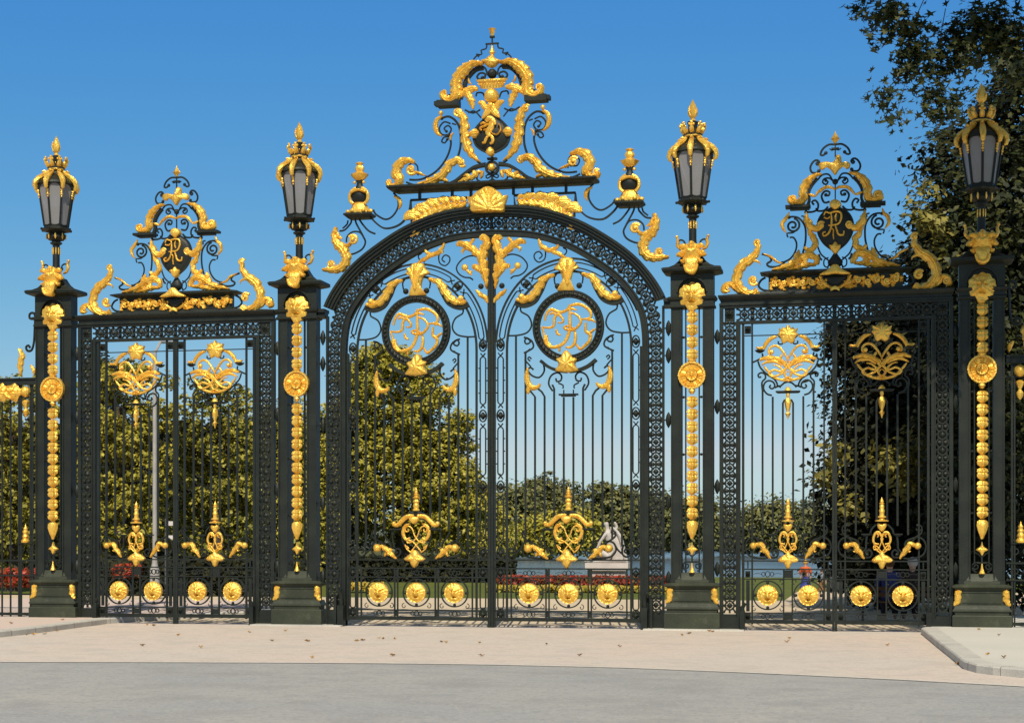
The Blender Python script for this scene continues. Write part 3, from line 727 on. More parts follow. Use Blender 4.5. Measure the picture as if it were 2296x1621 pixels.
    fl = MB(); fl.plate(q7([(1050, 452), (1080, 405), (1100, 385), (1125, 365), (1150, 392), (1180, 380), (1188, 345), (1160, 320), (1130, 330), (1110, 340), (1108, 310), (1100, 265), (1078, 248), (1055, 260), (1045, 300), (1010, 335), (970, 320), (910, 330), (895, 360), (910, 395), (945, 395), (960, 370), (1000, 395), (1025, 430)]), -.03, .08, .05, ribs=3)
    B(fl, 'gilded_fleur', GOLD)
    for s in (1, -1):
        M = (lambda p: p) if s > 0 else mir; g = MB()
        g.leaf(M(q7([(1175, 430), (1250, 450), (1315, 510), (1350, 590), (1345, 650), (1370, 700), (1430, 705), (1470, 680), (1465, 645), (1430, 645)])), .18, -.03, .10, 9, tip=.4, root=.25, lob=.2)
        cx, cz = q7([(1440, 665)])[0]; g.volute(s*cx, -.05, cz, .11, s); B(g, 'gilded_scroll', GOLD)
        g = MB(); g.strip(M(crv(q7([(1215, 470), (1265, 530), (1295, 600), (1290, 680), (1310, 740)]))), .055, .10, .03); B(g, 'scroll_underside_shade', IRON)  # shade under the gilded scroll, put in as a dark strip
        g = MB()
        g.leaf(M(q7([(1048, 600), (1090, 575), (1150, 575), (1200, 610), (1235, 655)])), .075, -.03, None, 2, tip=.4, root=.5)
        g.leaf(M(q7([(1235, 655), (1265, 640), (1300, 625)])), .06, -.03)
        B(g, 'gilded_garland', GOLD)
        g = MB()
        g.leaf(M(q7([(1320, 805), (1312, 880), (1280, 950), (1230, 985), (1165, 960)])), .16, -.04, None, 3, root=.1, tip=.7); cx, cz = q7([(1178, 955)])[0]; g.volute(s*cx, -.06, cz, .095, -s)
        g.leaf(M(q7([(1300, 960), (1270, 1040), (1235, 1100), (1245, 1170), (1300, 1195), (1335, 1160)])), .14, -.03, None, 4, tip=.5)
        B(g, 'gilded_side_leaf', GOLD)
        g = MB(); g.leaf(M(q7([(1480, 790), (1500, 840), (1540, 890), (1540, 945), (1505, 1000)])), .085, -.03, None, 3, tip=.2, root=.3); B(g, 'gilded_crescent', GOLD)
        g = MB()
        g.leaf(M(q7([(1215, 1350), (1225, 1285), (1280, 1245), (1350, 1260), (1440, 1320), (1530, 1355), (1645, 1372)])), .17, -.06, None, 6, tip=.2, root=.7, lob=.35)
        g.leaf(M(q7([(1225, 1350), (1300, 1345), (1400, 1365), (1520, 1385)])), .12, -.05, None, 4); g.leaf(M(q7([(1290, 1260), (1330, 1300), (1310, 1345), (1270, 1330)])), .11, -.07, None, 3)
        g.leaf(M(q7([(1440, 1330), (1410, 1260), (1385, 1185)])), .13, -.05, None, 2, tip=.2); g.leaf(M(q7([(1400, 1290), (1330, 1330), (1250, 1360)])), .09, -.05, None, 3)
        g.leaf(M(q7([(1540, 1310), (1600, 1285), (1650, 1235), (1730, 1195)])), .055, -.04, None, 2); B(g, 'gilded_acanthus', GOLD)
        g = MB()
        g.leaf(M(q4([(1655, 990), (1655, 1030), (1690, 1080), (1745, 1120), (1775, 1180), (1778, 1230), (1745, 1285), (1690, 1312), (1650, 1290)])), .21, -.04, .10, 8, tip=.9, root=.5, lob=.2)
        g.leaf(M(q4([(1740, 1115), (1690, 1095), (1645, 1110), (1640, 1130)])), .06, -.05, None, 0); g.leaf(M(q4([(1725, 1305), (1780, 1275), (1815, 1235), (1850, 1245), (1860, 1275), (1835, 1285)])), .12, -.04, None, 2, tip=.6)
        for (px, py), r in (((1655, 985), .075), ((1680, 1222), .095), ((1838, 1262), .07)):
            cx, cz = q4([(px, py)])[0]; g.volute(s*cx, -.06, cz, r*1.25, s)
        B(g, 'gilded_end_scroll', GOLD)
    g = MB(); g.plate(q7([(1048, 705), (1085, 720), (1105, 760), (1080, 790), (1048, 812), (1015, 790), (995, 760), (1010, 720)]), -.09, .06, .1); B(g, 'gilded_mask', GOLD, shd)
    g = MB(); g.plate(q7([(1048, 1128), (1075, 1160), (1100, 1165), (1085, 1215), (1048, 1255), (1011, 1215), (990, 1165), (1020, 1160)]), -.09, .06, .1); B(g, 'gilded_pendant', GOLD, shd)
    return t
pf = make_portal(); tag(pf, 'fully sunlit black iron portal frame with rosette band, green shrubs seen through it', 'side portal'); copy_thing(pf, (XS[1], 0, 0), 'black iron portal frame with half of its lintel in tree shade')
sl = make_side_leaf(); sl['label'] = 'side portal leaf with the grey lamp post showing behind its bars'
copy_thing(sl, (XS[0]+.91, 0, 0), 'side portal leaf with the gapped dark tree and low pinkish wall behind its bars')
copy_thing(sl, (XS[1]-.91, 0, 0), 'side portal leaf with open sky and the lake behind its bars')
copy_thing(sl, (XS[1]+.91, 0, 0), 'side portal leaf with the huge dark conifer behind its bars')
cr = make_side_crest(); cr['label'] = 'bright fully sunlit gilded shield crest over the portal with green shrubs'
copy_thing(cr, (XS[1]+.012, 0, 6.62), 'gilded shield crest partly in tree shade, over the portal with the dark conifer')
# ------------------------------------------------------------------ the great arch
half = [(0, 7.95), (.82, 7.885), (1.52, 7.665), (2.10, 7.335), (2.56, 6.99), (2.87, 6.63), (3.05, 6.28), (3.125, 5.85), (3.135, 5.3)]
apath = [(-3.135, -.14), (-3.135, 4.)]+mir(crv(half, .07))[::-1]+crv(half, .07)[1:]+[(3.135, 4.), (3.135, -.14)]
arch_only = [p for p in apath if p[1] > 5.2]
def arch_z(x):                              # height of the intrados over x
    for a, b in zip(arch_only, arch_only[1:]):
        if a[0] <= x <= b[0] and b[0] > a[0]: return a[1]+(b[1]-a[1])*(x-a[0])/(b[0]-a[0])
    return 5.3
ga = thing('great_arch', (XC, 0, 0), 'tall black wrought iron arch with pierced rosette band over the central gateway', 'gate arch')
m = MB(); m.strip(offset(apath, .065), .13, .11); m.strip(offset(apath, .015), .03, .16); m.strip(offset(apath, .115), .03, .15); m.build('archivolt', IRON, ga, 40)
m = MB(); pierced(m, offset(apath, .27), .30, .135, .09, .36); m.build('pierced_band', IRON, ga)
m = MB(); up = [p for p in offset(apath, .42) if p[1] < 6.43]
for s in (-1, 1): m = MB(); m.box(min(s*3.535, s*3.575), max(s*3.535, s*3.575), -.06, .06, -.14, 6.4); m.box(min(s*3.2655, s*3.5345), max(s*3.2655, s*3.5345), -.04, .04, -.14, .22); m.build('outer_stile', IRON, ga, 30)
m = MB()
def arcs(d, zmin): return [p for p in offset(arch_only, d) if p[1] > zmin]
m.strip(arcs(.425, 6.42), .05, .16); m.strip(arcs(.48, 6.45), .06, .24); m.strip(arcs(.535, 6.47), .05, .32, .0); m.strip(arcs(.585, 6.5), .05, .38, 0.)
m.build('arch_moulding', IRON, ga, 40)
for s in (-1, 1):
    m = MB()
    for z0, z1, d in ((6.36, 6.41, .14), (6.4101, 6.47, .10), (6.4701, 6.54, .17)): m.box(min(s*3.5755, s*3.74), max(s*3.5755, s*3.74), -d, d, z0, z1)
    m.build('impost', IRON, ga, 30)
    for z in (.9, 2.45, 4.1, 5.4, 5.95):
        m = MB(); m.lathe([(.008, z-.16), (.045, z-.09), (.062, z), (.045, z+.09), (.008, z+.16)], (s*3.66, 0), 8); m.box(s*3.66-.09, s*3.66+.09, -.012, .012, z-.012, z+.012); m.build('hinge_boss', IRON, ga)
    m = MB(); m.box(min(s*3.13, s*3.26), max(s*3.13, s*3.26), -.26, -.085, -.14, .32); m.box(min(s*3.3, s*3.36), max(s*3.3, s*3.36), -.2, -.07, -.14, .5); m.tube3([(s*3.2, -.17, .25), (s*3.2, -.18, .55), (s*3.24, -.2, .62), (s*3.3, -.19, .6)], [.05, .045, .04, .03], 8); m.build('gate_stop', IRON, ga, 30)
m = MB()
q1 = zm('R1', XC+.01)
sh = q1([(1010, 1215), (1000, 1180), (985, 1125), (1005, 1130), (1020, 1120), (1045, 1095), (1065, 1085), (1085, 1072), (1112, 1065), (1140, 1072), (1160, 1085), (1185, 1100), (1200, 1120), (1215, 1120), (1230, 1118), (1215, 1175), (1205, 1215), (1150, 1218), (1110, 1220), (1060, 1220)])
cz = q1([(1110, 1200)])[0][1]
m.plate(sh, -.22, .10, .10, (0, cz-.02), 14, (1., .93, .8, .6, .4, .2))
for i in range(-3, 4):
    a = radians(90+i*22); m.leaf([(0.05*i, cz-.05), (.05*i+.22*cos(a), cz+.05+.24*sin(a)), (.05*i+.36*cos(a), cz+.05+.38*sin(a))], .105, -.26, .05, 0, tip=.9, root=.5)
m.build('keystone_shell', GOLD, ga)

# ------------------------------------------------------------------ its two leaves
AX = 1.612
def make_big_leaf(s, label):
    t = thing('great_gate_leaf', (XC+s*AX, 0, 0), label, 'gate leaf', 'leaves of the great arch')
    M = lambda p: [(s*x, z) for x, z in p]
    bx = lambda mb, x0, x1, y0, y1, z0, z1: mb.box(min(s*x0, s*x1), max(s*x0, s*x1), y0, y1, z0, z1)
    el_in = lambda a: (1.29*cos(radians(a)), 5.62+1.55*sin(radians(a))); el_out = lambda a: (1.52*cos(radians(a)), 5.70+1.73*sin(radians(a)))
    clip = lambda p: (p[0], min(p[1], arch_z(p[0]+AX)-.03))
    f = MB()
    bx(f, -AX+.004, -1.535, -.06, .06, -.12, 7.93); bx(f, -AX+.004, -1.56, -.09, -.0601, -.12, 7.6)
    bx(f, 1.47, 1.513, -.045, .045, .0, 5.6)
    f.strip(M([(-1.29, .02), (-1.29, 5.6)]+[el_in(a) for a in range(175, 4, -5)]+[(1.29, 5.6), (1.29, .02)]), .042, .05)
    f.strip(M([clip(el_out(a)) for a in range(178, 18, -4)]), .036, .05)
    f.box(-1.53, 1.47, -.045, .045, .015, .09) if s > 0 else f.box(-1.47, 1.53, -.045, .045, .015, .09)
    for z, h in ((.225, .024), (.91, .024), (1.095, .028), (1.272, .028)):
        bx(f, -1.5345, 1.4695, -.03, .03, z-h/2, z+h/2)
    for x in (-.44, -.38, .38, .44): f.box(x*1.07-.013, x*1.07+.013, -.025, .025, .0905, 1.0805)
    for x in (-1.2, 1.2): f.box(x-.013, x+.013, -.025, .025, .0905, 1.0805)
    for x in (-.41*1.07, .41*1.07): f.box(x-.03, x+.03, -.012, .012, .93, 1.07); f.box(x-.03, x+.03, -.012, .012, .10, .21)
    f.build('frame', IRON, t, 35)
    k = MB()                                # side strips: long loops and knots
    def loop(path, w=.058):
        a, b = offset(path, w), offset(path, -w)
        e0, e1 = path[0], path[-1]
        k.strip(a, .024, .034); k.strip(b, .024, .034)
        for e, p, q, nx in ((e0, a[0], b[0], path[1]), (e1, a[-1], b[-1], path[-2])):
            dx, dz = e[0]-nx[0], e[1]-nx[1]; l = hypot(dx, dz); dx, dz = dx/l, dz/l
            c = (e[0]+dx*.075, e[1]+dz*.075); c2 = (e[0]+dx*.14, e[1]+dz*.14); nxv = (-dz, dx)
            for g, h in ((p, 1), (q, -1)):
                sg = 1 if (g[0]-e[0])*nxv[0]+(g[1]-e[1])*nxv[1] > 0 else -1
                k.strip(crv([g, (e[0]+dx*.04+nxv[0]*sg*.045, e[1]+dz*.04+nxv[1]*sg*.045), c, (c2[0]-nxv[0]*sg*.05, c2[1]-nxv[1]*sg*.05)]), .023, .034)
    def knot(x, z, rot=0.):
        pts = [(x+.075*cos(a)*cos(rot)-.12*sin(a)*sin(rot), z+.075*cos(a)*sin(rot)+.12*sin(a)*cos(rot)) for a in [2*pi*i/18 for i in range(18)]]
        k.strip(pts, .026, .04, 0, True)
        k.relief(x, z, lambda q: .066*(1+.2*cos(4*q)), lambda r, q: .05*(1-r*r), 3, 16, -.02, .05)
    for x in (-1.425, 1.385):
        zs = [1.42, 2.78, 4.245, 5.70]
        if x > 0: pass
        for z in zs: knot(s*x, z)
        for a, b in zip(zs, zs[1:]): 
            loop(M([(x, a+.30), (x, (a+b)/2), (x, b-.30)]))
            for zz in ((a+.30+(b-a-.6)*.2), (a+b)/2, b-.30-(b-a-.6)*.2): 
                for e in (-1, 1): k.box(s*x+e*.078-.016, s*x+e*.078+.016, -.014, .014, zz-.012, zz+.012)
        loop(M([(x, .32), (x, .5), (x, .78)])); knot(s*x, 1.0); knot(s*x, .15)
    mid = lambda a: ((el_in(a)[0]+el_out(a)[0])/2, (el_in(a)[1]+el_out(a)[1])/2)
    for a0, a1 in ((172, 139), (119, 98), (82, 61)): loop(M([mid(a0+(a1-a0)*i/10) for i in range(11)]), .055)
    if True: loop(M([mid(41+(14-41)*i/8) for i in range(9)]), .045)
    for a in (129, 51): x, z = mid(a); knot(s*x, z, s*radians(-50 if a < 90 else 50))
    k.split('border_strip', IRON, t, 40)
    p = MB()
    for c in (-.82, 0, .81): bottom_panel(p, 0, 0, .09, .225, .91, 1.095, s*c, .585, .285)
    p.split('ring_lattice', IRON, t, 40)
    for c in (-.82, 0, .81):
        m = MB(); m.relief(s*c, .59, lambda a: .207*(1+.02*cos(30*a)), roundel_h(.12), 11, 60, -.03, .05); m.build('lion_roundel', GOLD, t)
    u, v = zm('R2', XC+AX+.012), zm('S6', XC+AX+.01)
    xa = lambda f_, c: [(x-f_([c])[0][0], z) for x, z in ()]
    # bars
    def bar(pts, w=.038): b = MB(); b.strip(pts, w, .034); b.build('bar', IRON, t, 35)
    for e in (-1, 1):
        bar([(e*.1, 2.45), (e*.1, 4.60)]); bar([(e*.3, 2.0), (e*.3, 4.78), (e*.34, 4.86)]); bar([(e*.5, 1.98), (e*.5, 4.62), (e*.56, 4.72), (e*.66, 4.80)])
        bar([(e*.7, 1.9), (e*.7, 4.62), (e*.80, 4.74)]); bar([(e*.9, 1.7), (e*.9, 5.52), (e*.80, 5.60)]); bar([(e*1.10, 1.55), (e*1.10, 5.90)])
    sc = MB()
    def st(f_, pts, r=.019):
        q = f_(pts)
        for c in (q, mir(q)): sc.tube(crv(c), r, 6)
    # round the monogram (right leaf traced; both halves)
    st(u, [(1325, 635), (1328, 660), (1375, 690), (1393, 745), (1365, 790), (1305, 808), (1240, 810)], .018)
    st(u, [(1345, 820), (1372, 828), (1385, 850), (1362, 862), (1350, 845), (1362, 826), (1395, 845), (1402, 885), (1345, 918)], .019)
    st(u, [(1465, 975), (1472, 1030), (1440, 1070), (1395, 1058), (1370, 1025), (1385, 1008), (1405, 1022)], .019)
    st(u, [(1385, 968), (1370, 955), (1378, 942), (1392, 955)], .016); st(u, [(1350, 960), (1390, 1005)], .016)
    st(u, [(1525, 1155), (1500, 1110), (1515, 1060), (1555, 1040), (1580, 1060), (1575, 1090), (1550, 1095), (1545, 1075)], .019)
    st(u, [(1588, 1140), (1590, 1120), (1560, 1105)], .016)
    z = u([(1617, 1178)])[0][1]; sc.box(-.20, .20, -.05, .03, z-.015, z+.02); sc.box(-.15, .15, -.04, .025, z-.04, z-.0151)
    for e in (-1, 1): sc.box(e*.1-.012, e*.1+.012, -.012, .012, 4.63, 4.75)
    for e in (-1, 1):                       # dark sickles below the ring and balls beside the top leaf
        q = M(u([(1452, 968), (1500, 1005), (1560, 1028), (1617, 1034)])); q = q if e > 0 else mir(q); sc.strip(crv(q), .06, .16, -.02)
        bxx = u([(1557, 503)])[0]; sc.ball(e*abs(bxx[0]), -.02, bxx[1], .062, 9)
        q = u([(1545, 425), (1490, 455), (1450, 530), (1410, 595), (1345, 622), (1290, 606)]); q = q if e > 0 else mir(q); sc.strip(crv(q), [.03+.07*min(1, i/14) for i in range(len(crv(q)))], .10, -.0)
        q = u([(1550, 425), (1535, 450), (1540, 490)]); q = q if e > 0 else mir(q); sc.tube(crv(q), .016, 6)
    # lower part (right leaf traced)
    def s2(pts, r=.02):
        q = v(pts)
        for c in (q, mir(q)): sc.tube(crv(c), r, 6)
    s2([(355, 900), (375, 960), (370, 1020), (320, 1050), (275, 1010), (285, 965), (330, 950), (350, 985), (320, 1005)])
    s2([(475, 740), (505, 735), (500, 765), (475, 770), (455, 740)], .018); s2([(460, 745), (460, 800), (520, 850), (590, 890), (630, 900)]); s2([(590, 875), (530, 860), (470, 890), (450, 970), (500, 1040), (580, 1060), (690, 1070), (770, 1060), (820, 1010), (810, 960), (765, 955), (760, 990), (785, 1000)])
    s2([(380, 1010), (430, 960), (470, 890)], .019); s2([(595, 740), (640, 820), (690, 880), (700, 960)]); s2([(715, 720), (720, 830), (745, 940)], .019)
    s2([(1000, 555), (920, 590), (850, 660), (835, 760), (850, 860), (900, 960), (960, 1010)], .018)
    zz = v([(1000, 520)])[0][1]; sc.frust([(.22, .05, zz-.035), (.22, .05, zz-.015), (.14, .06, zz+.03), (.10, .05, zz+.05)])
    for e in (-1, 1):
        z1 = v([(1000, 708)])[0][1]; sc.box(e*.42-.13, e*.42+.13, -.06, .03, z1-.012, z1+.014); sc.frust([(0, 0, 0)]*2) if False else None
        sc.box(e*.42-.09, e*.42+.09, -.04, .03, z1-.035, z1-.0121)
    sc.split('scroll', IRON, t)
    # gilding
    r_ = MB(); cz = 6.035                   # ring with beads
    r_.tube(ell(0, cz, .665, .67, 0, 354, 60), .075, 8, -.0, True); r_.tube(ell(0, cz, .715, .72, 0, 354, 60), .03, 6, -.05, True); r_.tube(ell(0, cz, .60, .605, 0, 354, 60), .022, 6, -.05, True)
    for i in range(44): a = 2*pi*i/44; r_.ball(.66*cos(a), -.075, cz+.665*sin(a), .034, 6, 1.1)
    rg = r_.build('ring', IRON, t)
    g = MB(); w6 = zm('T6', 0); c0 = w6([(378, 893)])[0]
    def mo(pts, w=.075, y=-.03, tip=.5, root=.6):
        q = [((x-c0[0])*1.02, z-c0[1]+cz) for x, z in w6(pts)]; g.leaf(q, w, y, .04, 0, tip=tip, root=root)
    mo([(135, 830), (150, 760), (200, 708), (300, 738), (400, 700), (465, 715)], .07); mo([(395, 655), (396, 800), (393, 930), (345, 1055), (270, 1108), (190, 1112), (140, 1060), (125, 960), (105, 905)], .075, -.05)
    mo([(350, 730), (400, 670), (490, 652), (570, 690), (612, 745), (600, 800), (510, 815)], .07); mo([(405, 745), (470, 770), (510, 830), (490, 880), (440, 925), (375, 930), (335, 905), (375, 888), (440, 915)], .06, -.05)
    mo([(440, 925), (452, 1000), (438, 1080), (395, 1118), (350, 1112)], .07); mo([(560, 850), (560, 940), (605, 980), (595, 1050), (540, 1108), (500, 1135), (460, 1080)], .075)
    mo([(660, 915), (610, 955), (595, 1005)], .06); mo([(100, 897), (170, 905), (225, 885), (235, 800), (275, 760), (322, 815), (315, 850), (270, 850)], .06)
    mo([(250, 920), (268, 972), (300, 985)], .06); mo([(150, 985), (155, 1060), (205, 1105)], .09); mo([(510, 1125), (505, 1150)], .05); mo([(290, 1110), (285, 1165)], .05); mo([(575, 830), (620, 820), (660, 850)], .05); mo([(255, 770), (220, 745), (180, 765)], .05)
    g.build('gilded_monogram', GOLD, rg)
    g = MB(); g.plate(M(u([(1575, 332), (1612, 322), (1650, 330), (1665, 358), (1692, 385), (1660, 405), (1650, 430), (1640, 470), (1645, 505), (1668, 532), (1612, 535), (1555, 532), (1585, 505), (1590, 470), (1580, 430), (1570, 410), (1535, 392), (1562, 362)])), -.06, .09, .06, (0, u([(1612, 420)])[0][1]), 8)
    for e in (-1, 0, 1): zt = u([(1612, 340)])[0][1]; g.leaf([(0, zt-.5), (e*.06, zt-.25), (e*.15, zt-.06+.06*(e == 0))], .10, -.13, .04, 0, tip=.7, root=.5)
    g.build('gilded_palmette', GOLD, t)
    for e in (-1, 1):
        g = MB(); q = u([(1540, 432), (1475, 455), (1440, 510), (1400, 565), (1345, 590), (1300, 585)]); q = q if e*s > 0 else mir(q); q = M(q) if False else q
        q = u([(1540, 432), (1475, 458), (1440, 512), (1400, 565), (1345, 592), (1300, 588)]); q = q if e > 0 else mir(q)
        g.leaf(q, .19, -.05, .08, 6, tip=.4, root=.35); cc = u([(1335, 570)])[0]; g.ball(-e*abs(cc[0]) if e > 0 else abs(cc[0]), -.07, cc[1], .07, 9); g.build('gilded_wing', GOLD, t)
        g = MB(); q = u([(1372, 1010), (1365, 1060), (1375, 1110), (1400, 1135), (1435, 1130), (1448, 1110)]); q = q if e > 0 else mir(q); g.leaf(q, .125, -.03, None, 0, tip=.4, root=.3)
        q = u([(1385, 1115), (1375, 1145), (1372, 1175)]); q = q if e > 0 else mir(q); g.leaf(q, .10, -.03, None, 0, tip=.3); g.build('gilded_horn', GOLD, t)
        g = MB(); q = v([(555, 935), (600, 930), (650, 970), (690, 1010), (775, 1078)]); q = q if e > 0 else mir(q); g.leaf(q, .125, -.03, None, 3, tip=.25, root=.6)
        q = v([(660, 975), (725, 965)]); q = q if e > 0 else mir(q); g.leaf(q, .085, -.03); q = v([(650, 985), (620, 1050)]); q = q if e > 0 else mir(q); g.leaf(q, .06, -.03)
        cc = v([(530, 945)])[0]; g.ball(-abs(cc[0]) if e > 0 else abs(cc[0]), -.05, cc[1], .088, 10); g.build('gilded_branch', GOLD, t)
        g = MB(); q = v([(735, 650), (790, 660), (840, 610), (910, 555), (1000, 545)]); q = q if e > 0 else mir(q); g.leaf(q, .10, -.05, .06, 0, tip=.8, root=.8); cc = v([(745, 640)])[0]
        g.ball(-abs(cc[0]) if e > 0 else abs(cc[0]), -.06, cc[1], .05, 8); g.build('gilded_hood', GOLD, t)
    g = MB(); g.plate(M(u([(1546, 1032), (1560, 1005), (1566, 985), (1550, 958), (1580, 945), (1590, 922), (1612, 903), (1638, 922), (1652, 945), (1682, 958), (1668, 985), (1674, 1005), (1690, 1032), (1617, 1042)])), -.09, .09, .08, ribs=7); g.build('gilded_mask', GOLD, t)
    g = MB(); zp = lambda py: v([(1000, py)])[0][1]
    g.lathe([(.075, zp(480)), (.075, zp(462)), (.05, zp(450)), (.07, zp(420)), (.055, zp(390)), (.075, zp(365)), (.05, zp(338)), (.045, zp(325)), (.09, zp(318)), (.06, zp(308)), (.045, zp(298)), (.06, zp(280)), (.035, zp(262)), (.045, zp(250)), (.022, zp(230)), (.028, zp(215)), (.004, zp(192))], (0, -.02), 12); g.build('gilded_pinnacle', GOLD, t)
    g = MB()
    g.plate(v([(945, 560), (1000, 550), (1055, 560), (1060, 595), (1030, 630), (1000, 645), (970, 630), (940, 595)]), -.07, .05)
    def lg(pts, w, **kk):
        q = v(pts)
        for c in (q, mir(q)): g.leaf(c, w, -.03, None, 0, **kk)
    lg([(950, 640), (890, 665), (858, 730), (870, 800), (905, 840), (945, 815)], .075, tip=.6, root=.2); lg([(990, 740), (960, 690), (920, 670), (885, 700), (895, 740), (925, 730), (920, 705)], .03, tip=.9, root=.9)
    lg([(985, 740), (1010, 800), (1060, 860), (1120, 880), (1140, 865), (1110, 850), (1050, 880), (960, 985)], .028, tip=.9, root=.9); lg([(900, 915), (930, 950), (910, 930)], .03); lg([(880, 900), (910, 960), (960, 1000)], .03, tip=.9, root=.8)
    g.build('gilded_cartouche', GOLD, t)
    g = MB(); g.plate(v([(960, 985), (1000, 965), (1040, 985), (1062, 1020), (1100, 1048), (1138, 1085), (1090, 1108), (1058, 1112), (1040, 1155), (1000, 1192), (960, 1155), (942, 1112), (910, 1108), (868, 1085), (905, 1048), (940, 1020)]), -.04, .08, .05, ribs=3); g.build('gilded_fleur', GOLD, t)
    # spandrel between the meeting stile and the arch
    g = MB()
    lv = lambda pts, w, **kk: g.leaf(M(u(pts)), w, -.06, None, **kk)
    lv([(1172, 520), (1178, 440), (1195, 370), (1198, 310), (1180, 250), (1172, 215), (1195, 195), (1205, 215)], .23, lobes=6, tip=.5, root=.15, lob=.38)
    lv([(1185, 430), (1215, 395), (1250, 372), (1255, 390)], .14, lobes=2, tip=.3); lv([(1200, 330), (1250, 275), (1300, 235), (1345, 222), (1350, 240)], .17, lobes=4, tip=.5); lv([(1280, 235), (1255, 205), (1245, 212)], .08, lobes=2); lv([(1290, 245), (1325, 270), (1320, 290)], .07, lobes=2)
    lv([(1162, 608), (1180, 575), (1215, 548), (1240, 520)], .11, lobes=2, tip=.3); g.build('gilded_acanthus', GOLD, t)
    g = MB()
    lv([(1440, 212), (1462, 255), (1510, 280), (1555, 262), (1560, 245)], .11, lobes=3, tip=.5); lv([(1500, 275), (1560, 300), (1610, 325)], .10, lobes=2, tip=.3); lv([(1465, 250), (1450, 280)], .06, lobes=0); g.build('gilded_spray', GOLD, t)
    g = MB(); c = M(u([(1310, 375)]))[0]; g.ball(c[0], -.05, c[1], .07, 9); lv([(1300, 390), (1275, 415), (1265, 430)], .07, lobes=2); lv([(1285, 405), (1260, 405)], .05, lobes=0); g.build('gilded_bud', GOLD, t)
    ss = MB()
    for pts, r in (([(1205, 345), (1230, 315), (1275, 302), (1330, 320), (1366, 365), (1355, 405), (1320, 432), (1280, 440), (1262, 455)], .016), ([(1440, 330), (1460, 310), (1440, 285), (1412, 300), (1412, 330), (1440, 352), (1475, 330), (1478, 280), (1450, 260)], .015),
                   ([(1590, 262), (1612, 275), (1605, 300), (1570, 320)], .015), ([(1140, 480), (1180, 440)], .019)):
        ss.tube(crv(M(u(pts))), r, 6)
    c = M(u([(1210, 500)]))[0]; ss.ball(c[0], -.03, c[1], .06, 9); c = M(u([(1585, 290)]))[0]; ss.split('spandrel_scroll', IRON, t)
    return t
make_big_leaf(-1, 'tall arched gate leaf with the bushy green tree behind its bars'); make_big_leaf(1, 'tall arched gate leaf with pale sky and the white statue behind its bars')

# ------------------------------------------------------------------ crest of the great arch
c0x = XC+.01
ZB = 8.55
gc = thing('arch_crest', (c0x, 0, ZB), 'tall gilded crest with lion shield and crown standing on the great arch', 'gate crest')
B = lambda mb, n, m_, par=gc, sm=38: mb.sh(dz=-ZB).build(n, m_, par, sm)
t8 = zm('T8', c0x)
zc = q1([(1117, 1068)])[0][1]               # underside of the cornice
hw = 2.20
m = MB(); m.frust([(hw-.16, .10, zc), (hw-.10, .14, zc+.03), (hw-.02, .24, zc+.06), (hw, .27, zc+.085), (hw, .27, zc+.12), (hw-.2, .14, zc+.15), (hw-.3, .08, zc+.165)]); B(m, 'cornice', IRON, sm=30)
zt = zc+.15
m = MB()
for x in (.45, .85, 1.55, ):
    for s in (-1, 1): m.box(s*x-.025, s*x+.025, -.04, .04, zc-.14, zc+.002)
for s in (-1, 1):                           # openwork frieze panels over the arch
    xs = [.48+i*(1.72-.48)/14 for i in range(15)]
    ext = [p for p in offset(arch_only, .63)]
    def exz(x):
        return min(((abs(p[0]-x), p[1]) for p in ext))[1]
    bot = [(s*x, exz(x)+.005) for x in xs]
    m.strip(bot+[(s*1.74, zc-.155), (s*.46, zc-.155)], .045, .06, 0, True)
    m.strip(crv([(s*1.74, zc-.16), (s*1.80, zc-.45), (s*2.0, zc-.66), (s*2.30, zc-.72), (s*2.52, zc-.58), (s*2.66, zc-.40)]), .035, .05)
    m.tube(crv([(s*(hw-.08), zc+.01), (s*(hw-.16), zc-.08), (s*(hw-.18), zc-.28), (s*(hw-.06), zc-.47), (s*2.30, zc-.53), (s*2.50, zc-.42), (s*2.56, zc-.32)]), .02, 6)
m.sh(dz=-ZB).split('frieze_frame', IRON, gc, 40)
for s in (-1, 1):
    g = MB()
    M = (lambda p: p) if s > 0 else mir
    st_ = crv([(.52, zc-.26), (.9, zc-.27), (1.3, zc-.36), (1.70, zc-.62)], .05)
    g.leaf(M(st_), .05, -.03, .04, 0, tip=.6, root=.8)
    L = arclen(st_)[-1]
    for i in range(11):
        (x, z), a = along(st_, L*(.03+.088*i)); sc_ = 1.0+.085*i; e = 1 if i % 2 else -1
        g.leaf(M([(x, z), (x+.09*sc_*cos(a+e*.9), z+.09*sc_*sin(a+e*.9)), (x+.21*sc_*cos(a+e*.55), z+.21*sc_*sin(a+e*.55))]), .13*sc_, -.04, .05, 2, tip=.25)
        g.leaf(M([(x, z), (x+.08*sc_*cos(a-e*1.1), z+.08*sc_*sin(a-e*1.1)), (x+.15*sc_*cos(a-e*.6), z+.15*sc_*sin(a-e*.6))]), .09*sc_, -.045, .05, 0, tip=.3)
    B(g, 'gilded_frieze', GOLD)
    g = MB(); g.leaf(M([(hw-.10, zc-.06), (hw-.20, zc-.12), (hw-.24, zc-.22), (hw-.21, zc-.34)]), .085, -.03, None, 0, tip=.2); B(g, 'gilded_bracket_leaf', GOLD)
